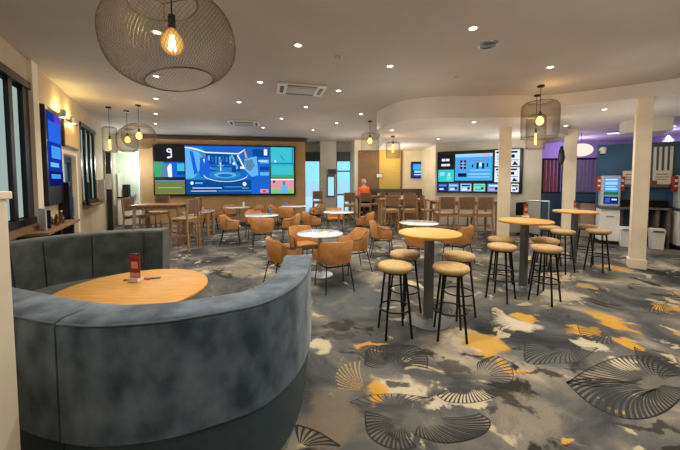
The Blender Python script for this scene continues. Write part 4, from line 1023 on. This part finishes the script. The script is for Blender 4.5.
# ------------------------------------------------------------------ RIGHT BACK: SLATS, KIOSKS, BINS
def kpt(u, z, off): p = KA+KD*u+KN*off; return Vector((p.x, p.y, z))
KRZ = math.atan2(KD.y, KD.x)
def ku(px, off=0):          # distance along the kiosk wall seen at px
    q = ATV(px, 181, KA+KN*off, KD); return (Vector((q.x, q.y, 0))-Vector((KA.x, KA.y, 0))-KN*off).dot(KD)
def krel(mb, u0, u1, z0, z1, o0, o1, bev=0):
    c = KD*(u0+u1)/2+KN*(o0+o1)/2; mb.box((c.x, c.y, (z0+z1)/2), (u1-u0, abs(o1-o0), z1-z0), KRZ, bev); return mb
# slatted screen
sa = ATY(541, 181, 9.75); sb_ = ATY(600, 181, 9.45); sd = (sb_-sa); sd.z = 0; SL = sd.length; sd.normalize(); srz = math.atan2(sd.y, sd.x)
t = thing('slat_screen', 'tall divider with red and violet vertical slats above a dark blue panel', 'screen divider', (sa.x, sa.y, 0), srz)
mb = MB(); mb.box((SL/2, 0, .62), (SL, .08, 1.24), 0, .01); mb.build('lower_panel', M_blue, t)
mb = MB(); mb.box((SL/2, 0, 2.34), (SL, .07, .06)); mb.box((SL/2, 0, 1.26), (SL, .07, .05)); mb.box((.03, 0, 1.8), (.06, .07, 1.1)); mb.box((SL-.03, 0, 1.8), (.06, .07, 1.1)); mb.build('frame', M_frame, t)
M_slr = mat('red_slat', (160, 88, 84), .6); M_slv = mat('violet_slat', (148, 142, 172), .6); M_sld = mat('dark_slat', (60, 66, 84), .6)
for k in range(15):
    m_ = M_slr if k < 4 else (M_sld if k < 8 else M_slv); mb = MB(); mb.box((.1+k*(SL-.2)/14, 0, 1.8), (.065, .04, 1.06)); mb.build('slat', m_, t)
# glass rail
t = thing('glass_balustrade', 'low glass balustrade with steel rail behind the second high table', 'balustrade', (XY(539, 8.4), 8.4, 0), R(-29))
mb = MB(); mb.box((.0, 0, .6), (.5, .012, .9)); mb.build('glass_panel', glassy('green_glass', (90, 130, 130), .10), t)
mb = MB(); mb.tube([(-.26, 0, 1.08), (.26, 0, 1.08)], .02, 8); mb.build('top_rail', M_steel, t, True)
for s in (-1, 1):
    mb = MB(); mb.tube([(s*.25, 0, 0), (s*.25, 0, 1.08)], .02, 8); mb.build('post', M_steel, t)
t = thing('reception_counter', 'pale counter with glass top beyond the middle column', 'counter', (XY(592, 8.9), 8.9, 0), R(-20))
mb = MB(); mb.box((0, 0, .5), (.62, .35, 1.0), 0, .01); mb.build('cabinet', M_beige, t)
mb = MB(); mb.box((0, 0, 1.02), (.7, .42, .03), 0, .005); mb.build('counter_top', M_frame, t)
mb = MB(); mb.box((0, -.12, 1.17), (.66, .01, .26)); mb.build('glass_screen', glassy('green_glass', (90, 130, 130), .10), t)
# black chair and lounge at the foot of the betting wall
t = thing('office_chair', 'black office chair below the betting screens beside the column', 'chair', (XY(529, 8.9), 8.9, 0), R(200))
mb = MB(); mb.box((0, .04, .5), (.48, .48, .09), 0, .035); mb.build('seat', M_black, t, True)
mb = MB(); mb.box((0, -.22, .80), (.42, .08, .40), 0, .035); mb.build('backrest', M_black, t, True)
mb = MB(); mb.tube([(0, 0, .45), (0, 0, .08)], .025, 8); mb.build('pole', M_black, t)
for k in range(5):
    a = k*1.2566; mb = MB(); mb.bar((0, 0, .08), (.27*math.cos(a), .27*math.sin(a), .05), .035); mb.lathe([(0, 0), (.025, .005), (.025, .045), (0, .05)], (.27*math.cos(a), .27*math.sin(a), 0), 10); mb.build('caster_leg', M_black, t)
# kiosk
pk = pal((70, 150, 225), (200, 225, 245), (40, 110, 80), (24, 40, 110), (60, 90, 190), (160, 210, 245))
def kiosk(u, label, w=.43):
    b = kpt(u, 0, .02); t = thing('betting_kiosk', label, 'kiosk', b)
    mb = MB(); krel(mb, 0, w*.9, .1, .92, .05, .50, .012); mb.build('cabinet', M_white, t)
    mb = MB(); krel(mb, .12, w*.9-.12, .72, .75, .5, .515); mb.build('handle', M_steel, t)
    mb = MB(); krel(mb, 0, w*.9, 0, .1, .08, .46); mb.build('plinth', M_frame, t)
    mb = MB(); krel(mb, .02, w-.02, .98, 1.78, .1, .40, .03); mb.build('housing', mat('silver_plastic', (176, 186, 190), .4), t)
    mb = MB(); krel(mb, 0, w+.05, .92, .98, .0, .55, .005); mb.build('shelf', M_grpole, t)
    def PK_(x, y, off): p = KD*(.07+(w-.14)*x)+KN*(.402+off); return Vector((p.x, p.y, 1.73-.68*y))
    picture('touch_screen', t, PK_, (0, 0, 1, .66), pk, [(0, rect(0, 0, 1, 1)), (1, rect(.08, .08, .9, .16)), (5, rect(.08, .24, .9, .42)), (1, rect(.1, .5, .8, .54)), (5, rect(.1, .6, .9, .72)), (2, rect(0, .82, 1, 1))])
    picture('lower_screen', t, PK_, (0, .72, 1, 1), pk, [(3, rect(0, 0, 1, 1)), (4, rect(.1, .2, .45, .8)), (1, rect(.55, .3, .9, .5)), (3, rect(.6, .6, .85, .8))])
    for s0, s1 in ((-.06, .03), (w-.03, w+.06)):
        mb = MB(); krel(mb, s0, s1, 1.38, 1.76, .18, .34, .01); q = mb.build('side_sign', M_red, t)
        mb = MB(); krel(mb, s0+.02, s1-.02, 1.62, 1.68, .34, .345); krel(mb, s0+.02, s1-.02, 1.5, 1.54, .34, .345); mb.build('sign_print', M_paper, q)
kiosk(ku(600.5, .4), 'white betting kiosk with blue screen and red side signs before the near column'); kiosk(ku(678, .4), 'betting kiosk at the picture edge, mostly cut off')
# ledge with shelf between the kiosks
M_shelf = mat('shelf_laminate', (104, 96, 90), .55)
u0, u1 = ku(620, .3), ku(671, .3)
t = thing('form_ledge', 'long dark form ledge with upper shelf along the blue wall', 'shelf unit', kpt(u0, 0, 0))
mb = MB(); krel(mb, 0, u1-u0, .93, .98, .02, .45, .006); mb.build('ledge', M_shelf, t)
mb = MB(); krel(mb, 0, u1-u0, 1.48, 1.56, .02, .25, .006); mb.build('upper_shelf', M_shelf, t)
mb = MB(); krel(mb, 0, u1-u0, .98, 1.48, .02, .04); mb.build('back_panel', M_blue, t)
for s in (0, (u1-u0)*.36, (u1-u0)*.72, u1-u0-.06):
    mb = MB(); krel(mb, s, s+.06, 0, .93, .06, .40); mb.build('leg', M_shelf, t)
for a, b in ((.02, .35), (.42, .98)):
    mb = MB(); krel(mb, (u1-u0)*a, (u1-u0)*b, .98, 1.16, .1, .3, .01); mb.build('form_rack', M_black, t)
t = thing('white_panel', 'white vertical boards of a blind panel above the form ledge', 'wall panel', kpt(ku(651, .0), 0, .0))
mb = MB(); L_ = ku(673, 0)-ku(651, 0)
for k in range(4): krel(mb, k*L_/4+.02, (k+1)*L_/4-.03, 1.58, 2.5, .005, .03)
mb.build('boards', M_white, t)
mb = MB(); krel(mb, -.04, L_+.02, 1.56, 2.56, .0, .006); mb.build('backing', M_grpole, t)
for px, lab in [(630.5, 'white paper sign on the form ledge shelf, mostly behind the near column'), (661.5, 'white paper sign standing on the form ledge shelf')]:
    t = thing('paper_sign', lab, 'sign', kpt(ku(px, .2), 1.56, .2)); mb = MB(); krel(mb, -.16, .16, 0, .34, 0, .01); mb.build('sheet', M_paper, t)
    mb = MB(); krel(mb, -.1, .1, .24, .26, .01, .012); krel(mb, -.12, .12, .17, .185, .01, .012); krel(mb, -.12, .08, .11, .125, .01, .012); mb.build('print', M_grpole, t)
t = thing('pencil_box', 'small dark box beside the paper sign on the shelf', 'box', kpt(ku(653, .2), 1.56, .18)); mb = MB(); krel(mb, -.07, .07, 0, .09, -.04, .04, .006); mb.build('box', M_backpad, t)
def bin_(px, lab):
    t = thing('waste_bin', lab, 'bin', kpt(ku(px, .5), 0, .55), KRZ)
    mb = MB()
    mb.bm.verts.ensure_lookup_table()
    lo_ = [mb.bm.verts.new((x*.105, y*.085, 0)) for x, y in ((-1, -1), (1, -1), (1, 1), (-1, 1))]; hi = [mb.bm.verts.new((x*.125, y*.10, .40)) for x, y in ((-1, -1), (1, -1), (1, 1), (-1, 1))]
    mb._face(lo_[::-1]); mb._face(hi)
    for i in range(4): mb._face([lo_[i], lo_[(i+1) % 4], hi[(i+1) % 4], hi[i]])
    mb.build('bucket', M_white, t)
    mb = MB(); mb.box((0, 0, .43), (.27, .22, .06), 0, .015); mb.box((0, 0, .475), (.26, .2, .04), 0, .015); mb.build('lid', M_white, t)
    mb = MB(); mb.box((0, -.113, .43), (.18, .006, .035)); mb.build('flap', M_grpole, t)
bin_(628, 'white swing-top bin partly hidden behind the near column'); bin_(658.5, 'white swing-top bin in the open under the form ledge')
# dark speaker on the middle column, camera on the wall corner
p = ATY(563, 155, 8.6); t = thing('column_speaker', 'dark slim speaker hung on the middle column', 'speaker', (p.x, 8.66, p.z))
mb = MB(); mb.lathe([(0, -.28), (.05, -.25), (.085, -.1), (.07, .1), (.03, .25), (0, .28)], seg=14); mb.build('body', M_frame, t, True)
mb = MB(); mb.box((0, .05, 0), (.05, .1, .08)); mb.build('bracket', M_frame, t)
p = ATY(597, 152, 8.15); t = thing('security_camera', 'small white security camera on top corner of the blue wall', 'camera', kpt(.06, 2.46, .13))
mb = MB(); mb.lathe([(0, -.1), (.06, -.09), (.07, .06), (0, .1)], seg=16); mb.build('body', M_white, t, True)
mb = MB(); mb.lathe([(0, -.13), (.03, -.125), (.04, -.09), (0, -.09)], seg=14); mb.build('lens', M_black, t, True)
mb = MB(); mb.box((.03, .06, .02), (.05, .16, .05)); mb.build('bracket', M_white, t)
# bright linear light below the soffit
p = AT(623, 131.5, HS); t = thing('linear_light', 'bright linear ceiling light behind the near column', 'ceiling light', p, R(-25))
mb = MB(); mb.box((0, 0, -.02), (.75, .14, .04), 0, .01); mb.build('housing', M_white, t)
mb = MB(); mb.box((0, 0, -.043), (.7, .1, .008)); mb.build('diffuser', emit('cool_white', (250, 240, 225), 5), t)

# ------------------------------------------------------------------ LIGHT
for p in dl_spots:
    lamp('down_beam', 'SPOT', (p.x, p.y, p.z-.03), 84, (1, .90, .76), .05, spot=R(125))
for x, y in [(-2.5, .5), (1.5, .8), (4.5, 1.0), (1.2, -1.2), (3.3, 3.2), (6.6, 3.0), (.2, 2.6)]:   # unseen spots added for more light near the viewer, no fittings
    lamp('down_beam', 'SPOT', (x, y, HC-.03), 130, (1, .90, .76), .05, spot=R(125))
for x, y in [(-1.2, 1.2), (2.5, 2.2), (-3.2, 6.0), (1.2, 5.6), (4.6, 4.4), (-1.0, 9.6), (3.0, 8.2), (6.3, 6.6)]:
    lamp('room_fill', 'POINT', (x, y, 2.0), 24, (1, .90, .78), .7)  # unseen fill lamps added to lift the ceiling and dark areas
lamp('corner_fill', 'POINT', (-7.4, 10.6, 2.2), 55, (.9, 1, .95), .15)  # unseen lamp added to brighten the pale door
for x, y in [(0.4, 11.6), (2.2, 11.2), (5.0, 8.6), (-4.5, 10.4)]: lamp('room_fill', 'POINT', (x, y, 2.3), 26, (1, .93, .84), .3)  # more unseen fill, added for the back of the room
lamp('violet_led', 'POINT', (8.4, 10.6, 2.7), 24, (.66, .5, 1), .2)
lamp('violet_led', 'POINT', (9.6, 9.0, 2.9), 18, (.55, .5, 1), .2)
lamp('red_led', 'POINT', (6.9, 9.2, 1.7), 1.2, (1, .3, .25), .1)
lamp('gold_glow', 'POINT', (XY(390, 12.4), 12.3, 2.6), 14, (1, .8, .4), .1)
w = bpy.data.worlds.new('world'); scene.world = w; w.use_nodes = True
bg = w.node_tree.nodes['Background']; bg.inputs[0].default_value = (.24, .62, .88, 1); bg.inputs[1].default_value = 1.6
lamp('sun', 'SUN', (0, 20, 20), 2.5, (1, .97, .9), rot=(R(25), 0, 0))
scene.view_settings.view_transform = 'Standard'
scene.view_settings.look = 'None'
scene.view_settings.exposure = .12
scene.cycles.use_denoising = True
scene.cycles.sample_clamp_indirect = 4
scene.cycles.max_bounces = 10; scene.cycles.transparent_max_bounces = 16
